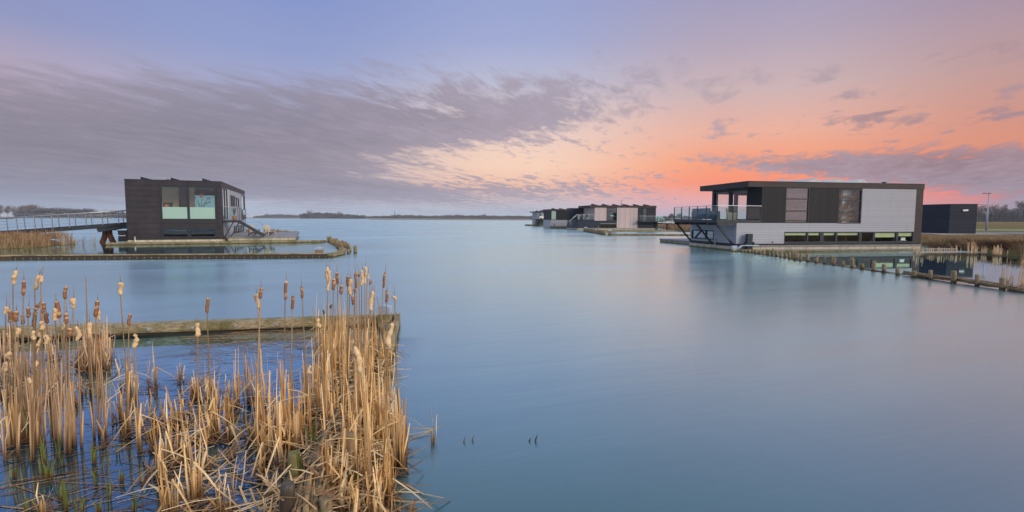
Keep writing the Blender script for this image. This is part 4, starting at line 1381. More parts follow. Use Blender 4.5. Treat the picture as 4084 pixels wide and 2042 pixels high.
def capped(name, label, p, s, h, m='pile', z0=-.3):
    t = thing('capped_post', label, 'post', (p[0], p[1], 0), rnd.uniform(-.1, .1), 'square posts with zinc caps')
    f = MB(); f.box(-s / 2, s / 2, -s / 2, s / 2, z0, h - .15); f.build('post', M[m], t)
    f = MB(); f.extrude([(-s / 2 - .012, h - .16), (s / 2 + .012, h - .16), (s / 2 + .012, h - .03), (0, h), (-s / 2 - .012, h - .03)], 'y', -s / 2 - .012, s / 2 + .012); f.build('cap', M['zinc'], t)
    f = MB(); f.tube([(0, -s / 2 - .012, h - .09), (0, -s / 2 - .022, h - .09)], .012, 6); f.build('screw', M['steel'], t)
capped('p', 'square zinc capped post at the right end of the bolted boom', (-10.26, 27.42), .32, .56)
capped('p', 'square zinc capped post at the end of the boom close to the left house', (-15.68, 44.3), .30, .62, 'pile_moss')
capped('p', 'zinc capped post at the far end of the middle house pile row', (12.05, 84.6), .45, .72)
capped('p', 'zinc capped post at the near end of the middle house pile row', (12.38, 65.6), .45, .72)
f = thing('end_block', 'dark square end block at the right end of the bolted boom', 'block', (-9.56, 27.12, 0), .15)
g = MB(); g.box(-.12, .12, -.16, .16, -.1, .25); g.build('block', M['pile_moss'], f)

# ------------------------------------------------------------------ piles
def pile(label, p, r, h, m='pile', lean=(0, 0), group=None, n=10):
    t = thing('wooden_pile', label, 'pile', (p[0], p[1], 0), rnd.uniform(0, 6), group)
    f = MB()
    f.tube([(-lean[0] * .3, -lean[1] * .3, -.4), (lean[0] * .4, lean[1] * .4, h * .5), (lean[0], lean[1], h - .02), (lean[0], lean[1], h)], [r * 1.02, r, r * .97, r * .86], n, jit=.05)
    f.build('trunk', M[m], t)
    return t
# left corner: two rows sweeping from the bolted boom back to the far boom
g = 'piles at the corner of the left basin'
rows_ = [[], []]
for k, off in ((0, -.22), (1, .25)):
    cnt = 12
    for i in range(cnt):
        q = max(0.0, (i + rnd.uniform(-.15, .15)) / (cnt - 1))
        x = -9.75 - 4.6 * q ** 1.25 + off; y = 29.9 + 11.6 * q
        m_ = 'pile_moss' if rnd.random() < .4 else 'pile'
        pile('weathered pile, %s from the bolted boom in the %s corner row' % (ORD[i], 'inner' if k == 0 else 'outer'), (x, y), rnd.uniform(.06, .09), rnd.uniform(.28, .46), m_, (rnd.uniform(-.04, .04), 0), g)
pile('stout pile standing apart outermost at the left corner', (-9.25, 30.4), .11, .45, 'pile', (0, 0), g)
for i, p in enumerate(((-15.25, 43.3), (-14.8, 43.1))):
    pile('short pile beside the far capped post, the %s one' % ('left' if i == 0 else 'right'), p, .14, .38, 'pile_moss', (0, 0), g)
def bundle(label, a, b, r, n, z=0.05, seed=1, sag=.0, grp='brushwood bundles'):
    """fascine of thin poles lying between piles"""
    rr = random.Random(seed)
    a, b = Vector((a[0], a[1], 0)), Vector((b[0], b[1], 0))
    ln = (b - a).length; du = (b - a).normalized(); sd2 = Vector((-du.y, du.x, 0))
    t = MB()
    for i in range(n):
        s0 = rr.uniform(-.1, max(.05, ln - 1.2)); s1 = min(ln + .2, s0 + rr.uniform(.9, 2.2))
        an, ra = rr.uniform(0, 6.28), r * math.sqrt(rr.random())
        o0 = sd2 * math.cos(an) * ra * 1.15 + Vector((0, 0, z + math.sin(an) * ra * .75))
        o1 = o0 + sd2 * rr.gauss(0, r * .3) + Vector((0, 0, rr.gauss(0, r * .2)))
        pm = (o0 + o1) / 2 + sd2 * rr.gauss(0, .02) + Vector((0, 0, rr.gauss(0, .015)))
        rad = rr.uniform(.010, .026)
        t.tube([a + du * s0 + o0, a + du * (s0 + s1) / 2 + pm, a + du * s1 + o1], [rad, rad * .95, rad * .7], 5, var=rr.random())
    o = t.build('brushwood_bundle', M['bundle'])
    return tag(o, label, 'brushwood', grp)
bundle('dark brushwood packed between the pile rows of the left corner', (-9.9, 30.2), (-14.0, 41.0), .16, 90, .12, 3)
# right row: a straight line of stakes from the house to the edge of the photo
g = 'stakes of the long row in front of the large house'
spec = []
y = 32.4
while y > 13.9:
    spec.append(y)
    y -= .42 + .028 * (32 - y) + rnd.uniform(-.06, .06)
lab = 0
for i, y in enumerate(spec):
    x = 14.72 + .1 * math.sin(y * .9)
    h_ = rnd.uniform(.24, .42) * (.85 if y > 29 else 1.0)
    m_ = rnd.choice(['pile', 'pile', 'pile_moss'])
    ordl = (ORD[i] + ' from the house') if i < 24 else (ORD[len(spec) - 1 - i] + ' from the photo edge')
    pile('%s stake, %s in the long right hand row' % ('mossy' if m_ == 'pile_moss' else 'pale brown', ordl), (x, y), rnd.uniform(.058, .088), h_, m_, (rnd.uniform(-.03, .03), rnd.uniform(-.03, .03)), g)
    if 19.5 < y < 30.5 and rnd.random() < .7:
        pile('back stake paired behind the one %s in the right hand row' % ordl, (x + rnd.uniform(.15, .3), y + rnd.uniform(.15, .45)), rnd.uniform(.05, .075), h_ + rnd.uniform(.0, .1), 'pile', (rnd.uniform(-.03, .03), 0), g)
for i, (a, b) in enumerate(((19.6, 17.9), (18.1, 16.6), (16.9, 15.2), (15.4, 14.0))):
    bundle('brushwood bundle between stakes, %s of four towards the right edge' % ORD[i], (14.95, a), (14.9, b), .085, 26, .10 if i < 3 else .03, 10 + i)
bundle('thin line of brushwood barely above the water along the long stake row', (14.8, 31.5), (14.85, 19.6), .05, 60, .0, 17)
# distant rows
g = 'piles of the row seen under the footbridge'
for i in range(16):
    q = i / 15
    pile('tiny far pile, %s from the left under the footbridge' % ORD[i], (-43.0 + 10.5 * q, 71.2 + .9 * math.sin(i)), .13, .48, 'pile', (0, 0), g, 7)
g = 'piles of the row behind the left terrace'
for i in range(15):
    q = i / 14
    pile('small far pile, %s from the left behind the deck chairs' % ORD[i], (-32.4 + 6.2 * q, 69.6 - 6.4 * q), .12, .40 + rnd.uniform(-.05, .05), 'pile', (0, 0), g, 7)
bundle('low brushwood line along the piles behind the left terrace', (-31.5, 68.8), (-26.1, 63.1), .12, 40, .08, 23)
g = 'piles of the row before the middle house'
for i in range(18):
    q = i / 17
    pile('dark stout pile before the middle house, %s from the far end' % ORD[i], (11.6 + .35 * q, 82.5 - 15.6 * q), .26, .55 + rnd.uniform(-.08, .08), rnd.choice(['pile', 'pile_moss']), (0, 0), g, 8)

# ------------------------------------------------------------------ trees
def twigmat(name, c):
    m, b = mat(name)
    setc(b, mixc(S.op('ADD', var(), 0, clamp=True), tuple(x * .55 for x in c), tuple(x * 1.5 for x in c)))
    b.inputs['Roughness'].default_value = 0.9
    b.inputs['Specular IOR Level'].default_value = 0.05
    return m
M['twig'] = twigmat('bare_twigs', (0.15, 0.125, 0.125))
M['twig_dark'] = twigmat('dense_bare_twigs', (0.10, 0.105, 0.125))
M['bark'] = plain('bark', (0.07, 0.06, 0.055), .9, .3, 4.0)
M['sedge'] = twigmat('russet_sedge', (0.115, 0.062, 0.036))
M['reedbank'] = reedmat('bank_reed', [(0, (0.12, 0.075, 0.035)), (.5, (0.32, 0.205, 0.12)), (1, (0.50, 0.36, 0.22))], .05)

def crown_mesh(H, W, n, seed, shape='round'):
    """limbs and a cloud of twig sprays"""
    rr = random.Random(seed)
    limbs, tw = MB(), MB()
    tips = []
    nl = 9
    for i in range(nl):
        an = 6.283 * i / nl + rr.uniform(-.3, .3)
        z0 = H * (rr.uniform(.22, .5) if shape != 'poplar' else rr.uniform(.06, .6))
        up = rr.uniform(.45, .95) if shape != 'poplar' else rr.uniform(.8, .98)
        rad = W * rr.uniform(.45, .95) * math.sin(max(.25, min(2.6, up * 2.7)))
        tip = Vector((math.cos(an) * rad, math.sin(an) * rad, H * up))
        midp = Vector((tip.x * .45, tip.y * .45, z0 + (tip.z - z0) * .6))
        limbs.tube([(0, 0, z0), midp, tip], [H * .013, H * .008, H * .003], 5)
        tips += [midp, tip, (midp + tip) / 2]
    for i in range(n):
        c = rr.choice(tips) + Vector((rr.gauss(0, W * .20), rr.gauss(0, W * .20), rr.gauss(0, H * (.075 if shape != 'poplar' else .16))))
        if c.z < H * .1: c.z = H * rr.uniform(.1, .5)
        d = Vector((c.x * .6 + rr.gauss(0, 1) * W * .3, c.y * .6 + rr.gauss(0, 1) * W * .3, abs(rr.gauss(.5, .5)) * H * .2)).normalized()
        L = H * rr.uniform(.05, .11); s1 = d.cross(Vector((rr.gauss(0, 1), rr.gauss(0, 1), rr.gauss(0, 1)))).normalized() * H * rr.uniform(.012, .03)
        tw.quad([c - s1 * .4, c + d * L * .6 - s1, c + d * L, c + d * L * .55 + s1], var=rr.random())
    return limbs, tw

def tree_proto(name, label, H, W, n, seed, twig='twig', group=None, shape='round'):
    t = thing(name, label, 'tree', group=group)
    f = MB(); f.tube([(0, 0, -.3), (0, 0, H * .3), (.02 * H, 0, H * .8)], [H * .022, H * .017, H * .004], 7); f.build('trunk', M['bark'], t)
    l, tw = crown_mesh(H, W, n, seed, shape)
    c = tw.build('crown', M[twig], t); l.build('limbs', M['bark'], c)
    return t
def copy_tree(o, parent=None):
    c = o.copy(); col.objects.link(c); c.parent = parent
    for ch in list(o.children): copy_tree(ch, c)
    return c
protos = {}
def put_tree(kind, px, H, depth, label, group, z=.8, W=None):
    seeds = {'broad': (12, 5.5, 1100, 1, 'twig', 'round'), 'slim': (12, 2.6, 650, 2, 'twig', 'poplar'), 'dense': (12, 6.0, 1700, 3, 'twig_dark', 'round'), 'airy': (12, 5.0, 420, 4, 'twig', 'round')}
    if kind not in protos:
        s_ = seeds[kind]
        o = tree_proto('bare_tree', label, s_[0], s_[1], s_[2], s_[3], s_[4], group, s_[5]); protos[kind] = o
    else:
        o = copy_tree(protos[kind])
    p = at_depth(px, 870, depth)
    o.location = (p.x, p.y, z)
    k_ = H / 12
    o.scale = (k_ * (W or 1), k_ * (W or 1), k_)
    o.rotation_euler = (0, 0, rnd.uniform(0, 6))
    o['label'] = label; o['group'] = group
# left: pale tall trees behind a dark wood
g = 'tall bare trees over the left wood'
for i, (px, H, kd) in enumerate(((3, 14.5, 'broad'), (32, 14.0, 'broad'), (56, 14, 'airy'), (80, 13, 'airy'), (100, 14.5, 'broad'), (118, 15, 'broad'), (134, 15, 'broad'), (157, 14, 'airy'))):
    put_tree(kd, px, H * 1.0, 640, 'tall pale bare tree above the left wood, %s from the left' % ORD[i], g, .9, .62 if i < 3 else 1.0)
g = 'dark trees of the left wood'
xs_ = [70, 96, 122, 150, 172, 196, 222, 246, 272, 298, 326, 352, 384, 420, 455, 486]
hs_ = [7, 8.5, 9, 9, 10.5, 10, 10.5, 10.5, 10, 9.5, 9.5, 10, 7.5, 7.5, 8, 6.5]
for i, (px, H) in enumerate(zip(xs_, hs_)):
    put_tree('dense', px, H * 1.05, 610, 'dense dark bare tree, %s from the left in the wood behind the footbridge' % ORD[i], g, .9, 1.25)
# centre and right of the left house: woods that read as one mass
def woodland(name, spans, depth, m, seed, z=.8, dens=1.0):
    rr = random.Random(seed)
    f = MB()
    for px0, px1, h0, h1 in spans:
        n = int((px1 - px0) * 70 * dens)
        for i in range(n):
            q = rr.random()
            px = px0 + (px1 - px0) * q
            edge = .86 + .08 * math.sin(px * .13 + 1.3 * math.sin(px * .083) + seed) + .06 * math.sin(px * .41 + seed * 2) + .05 * math.sin(px * .93 + seed)
            H = (h0 + (h1 - h0) * q) * edge * rr.uniform(.95, 1.3)
            p = at_depth(px, 870, depth + rr.uniform(0, 26))
            zz = z + H * (1 - rr.random() ** 1.5 * .98)
            s = rr.uniform(.3, .75) * (depth / 650)
            d = Vector((rr.gauss(0, 1), rr.gauss(0, 1) * .6, abs(rr.gauss(0, 1)) + .3)).normalized()
            s1 = d.cross(Vector((rr.gauss(0, 1), rr.gauss(0, 1), rr.gauss(0, 1)))).normalized() * s * .55
            c = Vector((p.x, p.y, zz - s))
            f.quad([c - s1 * .5, c + d * s - s1, c + d * s * 1.7, c + d * s + s1], var=rr.random())
    o = f.build(name, m)
    return tag(o, kind='stuff')
woodland('undergrowth', [(60, 520, 4.5, 3.5)], 600, M['twig_dark'], 31, .9, .8)
o = woodland('woodland', [(1195, 1232, 7, 8.5), (1232, 1345, 9.5, 8.6), (1345, 1395, 7.8, 7), (1395, 1455, 6, 5)], 980, M['twig_dark'], 32, .9, 2.2)
o = woodland('far_woodland', [(1010, 1060, 3, 7), (1060, 1140, 9, 8.5), (1140, 1210, 8, 7.0)], 1500, M['twig_dark'], 33, .9, 2.2)
o = woodland('hedge_line', [(1455, 1560, 4, 5), (1560, 1665, 7, 6.0), (1665, 1770, 6, 5.5), (1770, 1850, 6, 7.5), (1850, 2140, 6.5, 5.5), (2140, 2400, 5, 6)], 1150, M['twig_dark'], 34, .9, 1.5)
for i, (px, H) in enumerate(((1234, 15), (1352, 13), (1590, 10), (1932, 11), (1820, 10))):
    put_tree('airy', px, H, 975 if px < 1400 else 1140, 'taller bare tree rising from the central far shore, %s from left' % ORD[i], 'taller trees of the far shore', .9)
# gap between middle house and the large house, and the right edge
woodland('bank_hedge', [(2640, 2800, 3.2, 3.4), (3780, 4180, 6.8, 6.4)], 430, M['twig_dark'], 35, .7, 2.2)
g = 'bare trees beyond the road at the right edge'
for i, (px, H, kd, W) in enumerate(((3845, 13.2, 'airy', 1.3), (3905, 13.5, 'airy', 1.2), (3950, 14.5, 'airy', 1.5), (3985, 10.2, 'dense', .9), (4006, 11, 'slim', 1), (4040, 10, 'dense', 1), (4088, 16.5, 'broad', 1.25), (4130, 17, 'broad', 1.2))):
    put_tree(kd, px, H, 420, 'bare winter tree beyond the road, %s from the shed towards the right edge' % ORD[i], g, .7, W)
for i, px in enumerate((2676, 2712)):
    put_tree('broad', px, 5.5, 400, 'small bare tree between the middle and large houses, the %s one' % ('left' if i == 0 else 'right'), 'small trees behind the gangway', .7)

# ------------------------------------------------------------------ plants on the banks
def tuft(mb, c, n, H, spread, rr, wid=.02, droop=.3):
    for i in range(n):
        a = rr.uniform(0, 6.283); r0 = spread * math.sqrt(rr.random())
        b0 = Vector((c[0] + math.cos(a) * r0 * .6, c[1] + math.sin(a) * r0 * .6, c[2]))
        hh = H * rr.uniform(.55, 1.05); ou = Vector((math.cos(a), math.sin(a), 0)) * r0 * rr.uniform(.3, 1.0)
        mb.blade([b0, b0 + ou * .4 + Vector((0, 0, hh * .6)), b0 + ou * (1 + droop) + Vector((0, 0, hh * rr.uniform(.82, 1.0)))], [wid, wid * .8, wid * .2], (math.sin(a) + .01, -math.cos(a), 0), rr.random())
g = 'round sedge tussocks along the right bank'
tus = [(31.75, 38.3, 1.0, 1.0), (32.5, 37.2, .75, .8), (33.2, 38.0, .9, .9), (32.0, 35.9, .85, .85), (33.1, 35.9, .9, .95), (32.2, 34.1, .85, .9), (33.2, 34.4, 1.0, 1.0), (31.6, 32.2, .9, .95), (32.6, 32.9, 1.0, 1.05), (31.0, 30.6, .8, .85), (32.0, 31.0, .95, 1.0), (33.0, 31.4, .9, .9), (31.3, 28.9, .95, 1.0)]
tus.sort(key=lambda q: q[0] / q[1])
for i, (x, y, H, W) in enumerate(tus):
    mb = MB(); rr = random.Random(100 + i)
    tuft(mb, (0, 0, -.1), 420, H, W, rr, .022, .35)
    o = mb.build('sedge_tussock', M['sedge'] if i % 3 else M['reedbank'], None, (x, y, .05 + .1 * (i % 2)))
    tag(o, 'round russet sedge tussock on the right bank, %s from the large house outwards' % ORD[i], 'sedge', g)
# low rough grass on that bank
mb = MB(); rr = random.Random(5)
for i in range(1500):
    q = rr.uniform(0, 1)
    y = 24 + 30 * q; x = rr.uniform(31.0, 31.6) + rr.random() ** 1.4 * 12
    if y > 46 and x > 36: continue
    zb = .2 if x < 32.5 else .55
    tuft(mb, (x, y, zb), 5, rr.uniform(.18, .4), .2, rr, .03, .5)
tag(mb.build('rough_grass', M['reedbank']), kind='stuff')
# reedy bank behind the gangway
mb = MB(); rr = random.Random(6)
for i in range(900):
    q = rr.random(); y = 80 + 40 * q; x = 29.0 + (q * 3 if y > 95 else 0) + rr.random() * 5
    tuft(mb, (x, y, 0), 6, rr.uniform(.7, 1.5), .5, rr, .06, .3)
tag(mb.build('bank_reeds', M['reedbank']), kind='stuff')
# cut stubs standing in the shallow water at the right bank
g = 'pale cut reed stubs at the foot of the right bank'
for i, (px, py, n, H) in enumerate(((3650, 1012, 5, .5), (3668, 1022, 7, .6), (3712, 1014, 7, .45), (3748, 1017, 9, .5), (3795, 1014, 9, .45), (3812, 1013, 6, .55), (3873, 1017, 12, .85), (3886, 1017, 8, .5), (3928, 1016, 8, .5), (3964, 1018, 8, .55), (3979, 1020, 14, .65), (3993, 1022, 8, .5))):
    p = ground(px, py); rr = random.Random(200 + i); mb = MB()
    for k in range(n):
        x0, y0 = rr.gauss(0, .12), rr.gauss(0, .1); hh = H * rr.uniform(.6, 1.05)
        mb.blade([(x0, y0, -.2), (x0 + rr.gauss(0, .04), y0, hh)], [.035, .025], (1, rr.uniform(-.5, .5), 0), .55 + .45 * rr.random())
    tag(mb.build('reed_stub', M['reed_pale'], None, p), 'pale cut reed stub below the right bank, %s from the large house' % ORD[i], 'reed', g)
# dry reeds among the last stakes at the right edge
for i, (px, py, H, lean) in enumerate(((3988, 1135, .62, .02), (4012, 1128, .8, -.1), (4030, 1140, .55, .06), (4058, 1150, 1.5, .12), (4074, 1150, 1.0, .2), (4082, 1142, .6, -.05))):
    p = ground(px, py); rr = random.Random(230 + i); mb = MB()
    for k in range(4):
        x0 = rr.gauss(0, .05); mb.blade([(x0, 0, -.2), (x0 + lean * .4, rr.gauss(0, .03), H * .5), (x0 + lean + rr.gauss(0, .05), rr.gauss(0, .05), H * rr.uniform(.7, 1))], [.03, .025, .008], (1, .2, 0), rr.random())
    if i in (1, 3): mb.blade([(0, 0, .02), (.3, -.1, .22), (.75, -.2, .42 if i == 3 else .2)], [.02, .02, .006], (0, 1, .2), .3)
    tag(mb.build('dry_reed', M['reed_pale'], None, p), 'dry reed tuft among the last right hand stakes, %s from left' % ORD[i], 'reed', 'dry reeds at the right end of the stake row')

# left bank: a low island with tall dead grass
mb = MB()
isl = [(-60, 30.5), (-45, 31.0), (-36, 32.2), (-32.6, 33.4), (-31.8, 34.8), (-32.6, 36.4), (-33.8, 38.0), (-34.6, 40.3), (-36.2, 41.6), (-40, 42.4), (-60, 43)]
n = len(isl); cx, cy = -44, 37
ring0 = [(x, y, -.15) for x, y in isl]; ring1 = [(x + (cx - x) * .06, y + (cy - y) * .06, .14) for x, y in isl]; ring2 = [(x + (cx - x) * .22, y + (cy - y) * .22, .62) for x, y in isl]
for a, b in ((ring0, ring1), (ring1, ring2)):
    for i in range(n):
        j = (i + 1) % n; mb.quad([a[i], a[j], b[j], b[i]], smooth=True)
mb.quad(ring2)
tag(mb.build('island_bank', M['grass']), kind='structure')
mb = MB(); rr = random.Random(8)
def in_isl(x, y):
    c = False; j = n - 1
    for i in range(n):
        if (isl[i][1] > y) != (isl[j][1] > y) and x < (isl[j][0] - isl[i][0]) * (y - isl[i][1]) / (isl[j][1] - isl[i][1]) + isl[i][0]: c = not c
        j = i
    return c
cnt = 0
while cnt < 1300:
    x, y = rr.uniform(-46, -31), rr.uniform(30.5, 41.5)
    if not in_isl(x, y): continue
    front = y < 34.6 or x > -34
    tuft(mb, (x, y, .0 if front else .4), 7, rr.uniform(.55, 1.05) if front else rr.uniform(.4, .85), .32, rr, .028, .3)
    cnt += 1
tag(mb.build('island_reeds', M['reedbank']), kind='stuff')
g = 'loose reed tufts in the water off the island'
for i, (px, py, H) in enumerate(((232, 975, .8), (252, 978, 1.2), (278, 972, 1.3), (292, 974, .7), (326, 975, 1.2), (370, 975, 1.3))):
    p = ground(px, py); mb = MB(); rr = random.Random(300 + i)
    tuft(mb, (0, 0, -.1), 26 if i < 4 else 6, H, .35, rr, .03, .2)
    tag(mb.build('reed_tuft', M['reedbank'], None, p), 'loose reed tuft standing in the water off the island, %s from the left' % ORD[i], 'reed', g)

# ------------------------------------------------------------------ evening haze over the lake
hm = bpy.data.materials.new('haze_air'); hm.use_nodes = True
hm.node_tree.nodes.remove(hm.node_tree.nodes['Principled BSDF'])
hv = hm.node_tree.nodes.new('ShaderNodeVolumePrincipled')
hv.inputs['Color'].default_value = (0.86, 0.92, 1.0, 1)
hv.inputs['Density'].default_value = 0.0002
hv.inputs['Anisotropy'].default_value = 0.0
hm.node_tree.links.new(hv.outputs[0], hm.node_tree.nodes['Material Output'].inputs['Volume'])
mb = MB(); mb.box(-5300, 5300, -700, 5300, -1.3, 24.0)
tag(mb.build('haze', hm), kind='stuff')
# ------------------------------------------------------------------ near timber boom with its corner
ZB = .20
def gz(px, py, z=ZB):
    p = ground(px, py, z); return (p.x, p.y)
fl, fr_ = Vector(gz(0, 1314)), Vector(gz(1512, 1262))
bl, br = Vector(gz(0, 1302)), Vector(gz(1575, 1250.5))
fl = fl + (fl - fr_) * .35; bl = bl + (bl - br) * .35
t = thing('timber_boom', 'mossy near timber boom with a corner, enclosing the reeds in the foreground', 'boom', (0, 0, 0), 0, 'floating timber booms')
mb = MB(); n = 3
for i in range(n):
    a, b = i / n, (i + 1) / n - .0012
    q = [fl.lerp(fr_, a), fl.lerp(fr_, b), bl.lerp(br, b), bl.lerp(br, a)]
    mb.prism([(p.x, p.y) for p in q], .045, ZB)
mb.build('beam', M['oldwood'], t)
mb = MB(); q = [fl + Vector((0, .06)), fr_ + Vector((0, .06)), br + Vector((0, -.05)), bl + Vector((0, -.05))]
mb.prism([(p.x, p.y) for p in q], -.2, .044); mb.build('gap_shade_strip', M['pile_dark'], t)  # dark strip added in the gap, where only shade and reflection lie
for i in range(9):
    p = fl.lerp(fr_, .27 + i * .085); f = MB(); f.tube([(p.x, p.y + .01, .115), (p.x, p.y - .018, .115)], .022, 8); f.build('bolt', M['zinc'], t)
# right arm
o0, o1 = Vector(gz(1597, 1250.5)), Vector(gz(1562, 1395))
i0, i1 = Vector(gz(1561, 1253)), Vector(gz(1505, 1398))
m0, m1 = o0.lerp(i0, .52), o1.lerp(i1, .55)
mb = MB(); mb.prism([(p.x, p.y) for p in (o0, m0 + Vector((.004, 0)), m1 + Vector((.004, 0)), o1)], .03, ZB + .012); mb.build('side_board', M['oldwood'], t)
mb = MB(); mb.prism([(p.x, p.y) for p in (m0.lerp(m1, .13), i0.lerp(i1, .28), i1, m1)], -.05, ZB - .035); mb.build('inner_board', M['oldwood'], t)
capped('p', 'square zinc capped post at the corner of the near timber boom among the cattails', (ground(1535, 1290, .12).x, ground(1535, 1290, .12).y), .215, .47, 'oldwood')

# ------------------------------------------------------------------ near piles and brushwood
g = 'round piles along the near brushwood bundle'
near = [(1486, 1304, 1392, 22, 'pile_moss'), (1489, 1352, 1425, 23, 'pile_moss'), (1460, 1378, 1455, 21, 'pile_moss'), (1516, 1435, 1510, 22, 'pile'), (1363, 1546, 1625, 29, 'pile_moss'), (1350, 1602, 1650, 22, 'pile_moss'), (1396, 1727, 1868, 38, 'pile'), (1182, 1806, 1955, 50, 'pile_moss'), (1149, 1930, 2095, 56, 'pile_dark'), (1305, 1981, 2110, 49, 'pile')]
labs = ['mossy pile nearest the zinc capped corner post', 'mossy pile just before the one nearest the corner post', 'mossy pile left of the boards of the boom corner', 'pale thin pile at the water side right of the bundle', 'green topped pile midway along the near brushwood', 'low green pile just before the midway one', 'pale pile with a flat top beside the open brushwood', 'leaning dark topped pile left of the open brushwood', 'wet black topped pile at the lower edge of the photo', 'pale round topped pile at the lower edge of the photo']
for (px, ty, by, w, m_), lb_ in zip(near, labs):
    b = ground(px, by); top = at_depth(px, ty, b.y)
    pile(lb_, (b.x, b.y), w / 2 / 2060 * b.y * 1.05, top.z, m_, (rnd.uniform(-.02, .02), 0), g, 14)
pts = [ground(1236, 2120), ground(1262, 1930), ground(1330, 1745), ground(1395, 1585), ground(1455, 1440)]
for i in range(4):
    bundle('brushwood bundle between the near piles, %s from the lower edge of the photo' % ORD[i], pts[i], pts[i + 1], .105, 34, .10, 40 + i, grp='near brushwood')

# ------------------------------------------------------------------ reed clumps
clumps = []   # px, base y, top y, blades, zone


def clump(label, px, by, ty, n, wpx, seed, m='reed', tall=0, broken=2):
    rr = random.Random(seed)
    b = ground(px, by)
    H = at_depth(px, ty, b.y).z
    sp = wpx / 2 / 2060 * b.y
    n = max(2, int(n * .8))
    mb = MB()
    for i in range(n):
        x0 = rr.uniform(-sp, sp) * .95; y0 = rr.uniform(-sp, sp) * .75
        hh = H * (.25 + .75 * rr.random() ** .8 if i else 1.0)
        w = rr.choice((.006, .008, .010, .013, .017))
        lx_, ly_ = x0 * rr.uniform(0, .7) + rr.gauss(0, .022), rr.gauss(0, .04)
        side = (1, rr.uniform(-.9, .9), 0)
        v = rr.random() if rr.random() < .7 else rr.random() * .25
        if rr.random() < .35:
            mb.tube([(x0, y0, -.15), (x0 + lx_ * .5 + rr.gauss(0, .010), y0 + ly_ * .5, hh * .5), (x0 + lx_, y0 + ly_, hh)], [w * .62, w * .5, w * .2], 5, var=v)
        else:
            mb.blade([(x0, y0, -.15), (x0 + lx_ * .25 + rr.gauss(0, .009), y0 + ly_ * .25, hh * .33), (x0 + lx_ * .6, y0 + ly_ * .6 + rr.gauss(0, .014), hh * .68), (x0 + lx_, y0 + ly_, hh)], [w * 1.15, w * 1.05, w * .95, w * rr.uniform(.05, .7)], side, v)
    for i in range(broken):
        x0 = rr.uniform(-sp, sp) * .8; y0 = rr.uniform(-sp, sp) * .7
        k_ = H * rr.uniform(.25, .65); a = rr.uniform(0, 6.283); L = rr.uniform(.15, .42)
        ex, ey = math.cos(a) * L, math.sin(a) * L
        ez = max(.01, k_ + rr.uniform(-.45, .06) * L * 2)
        w = rr.uniform(.010, .020)
        mb.blade([(x0, y0, -.1), (x0, y0, k_ * .6), (x0 + ex * .04, y0 + ey * .04, k_), (x0 + ex * .5, y0 + ey * .5, (k_ + ez) / 2 + .015), (x0 + ex, y0 + ey, ez)], [w, w, w, w * .95, w * .7], (-math.sin(a) + .01, math.cos(a), 0), rr.uniform(.3, 1), .12)
    o = mb.build('reed_clump', M[m], None, b)
    return tag(o, label, 'reed', 'clumps of dry cut reed')


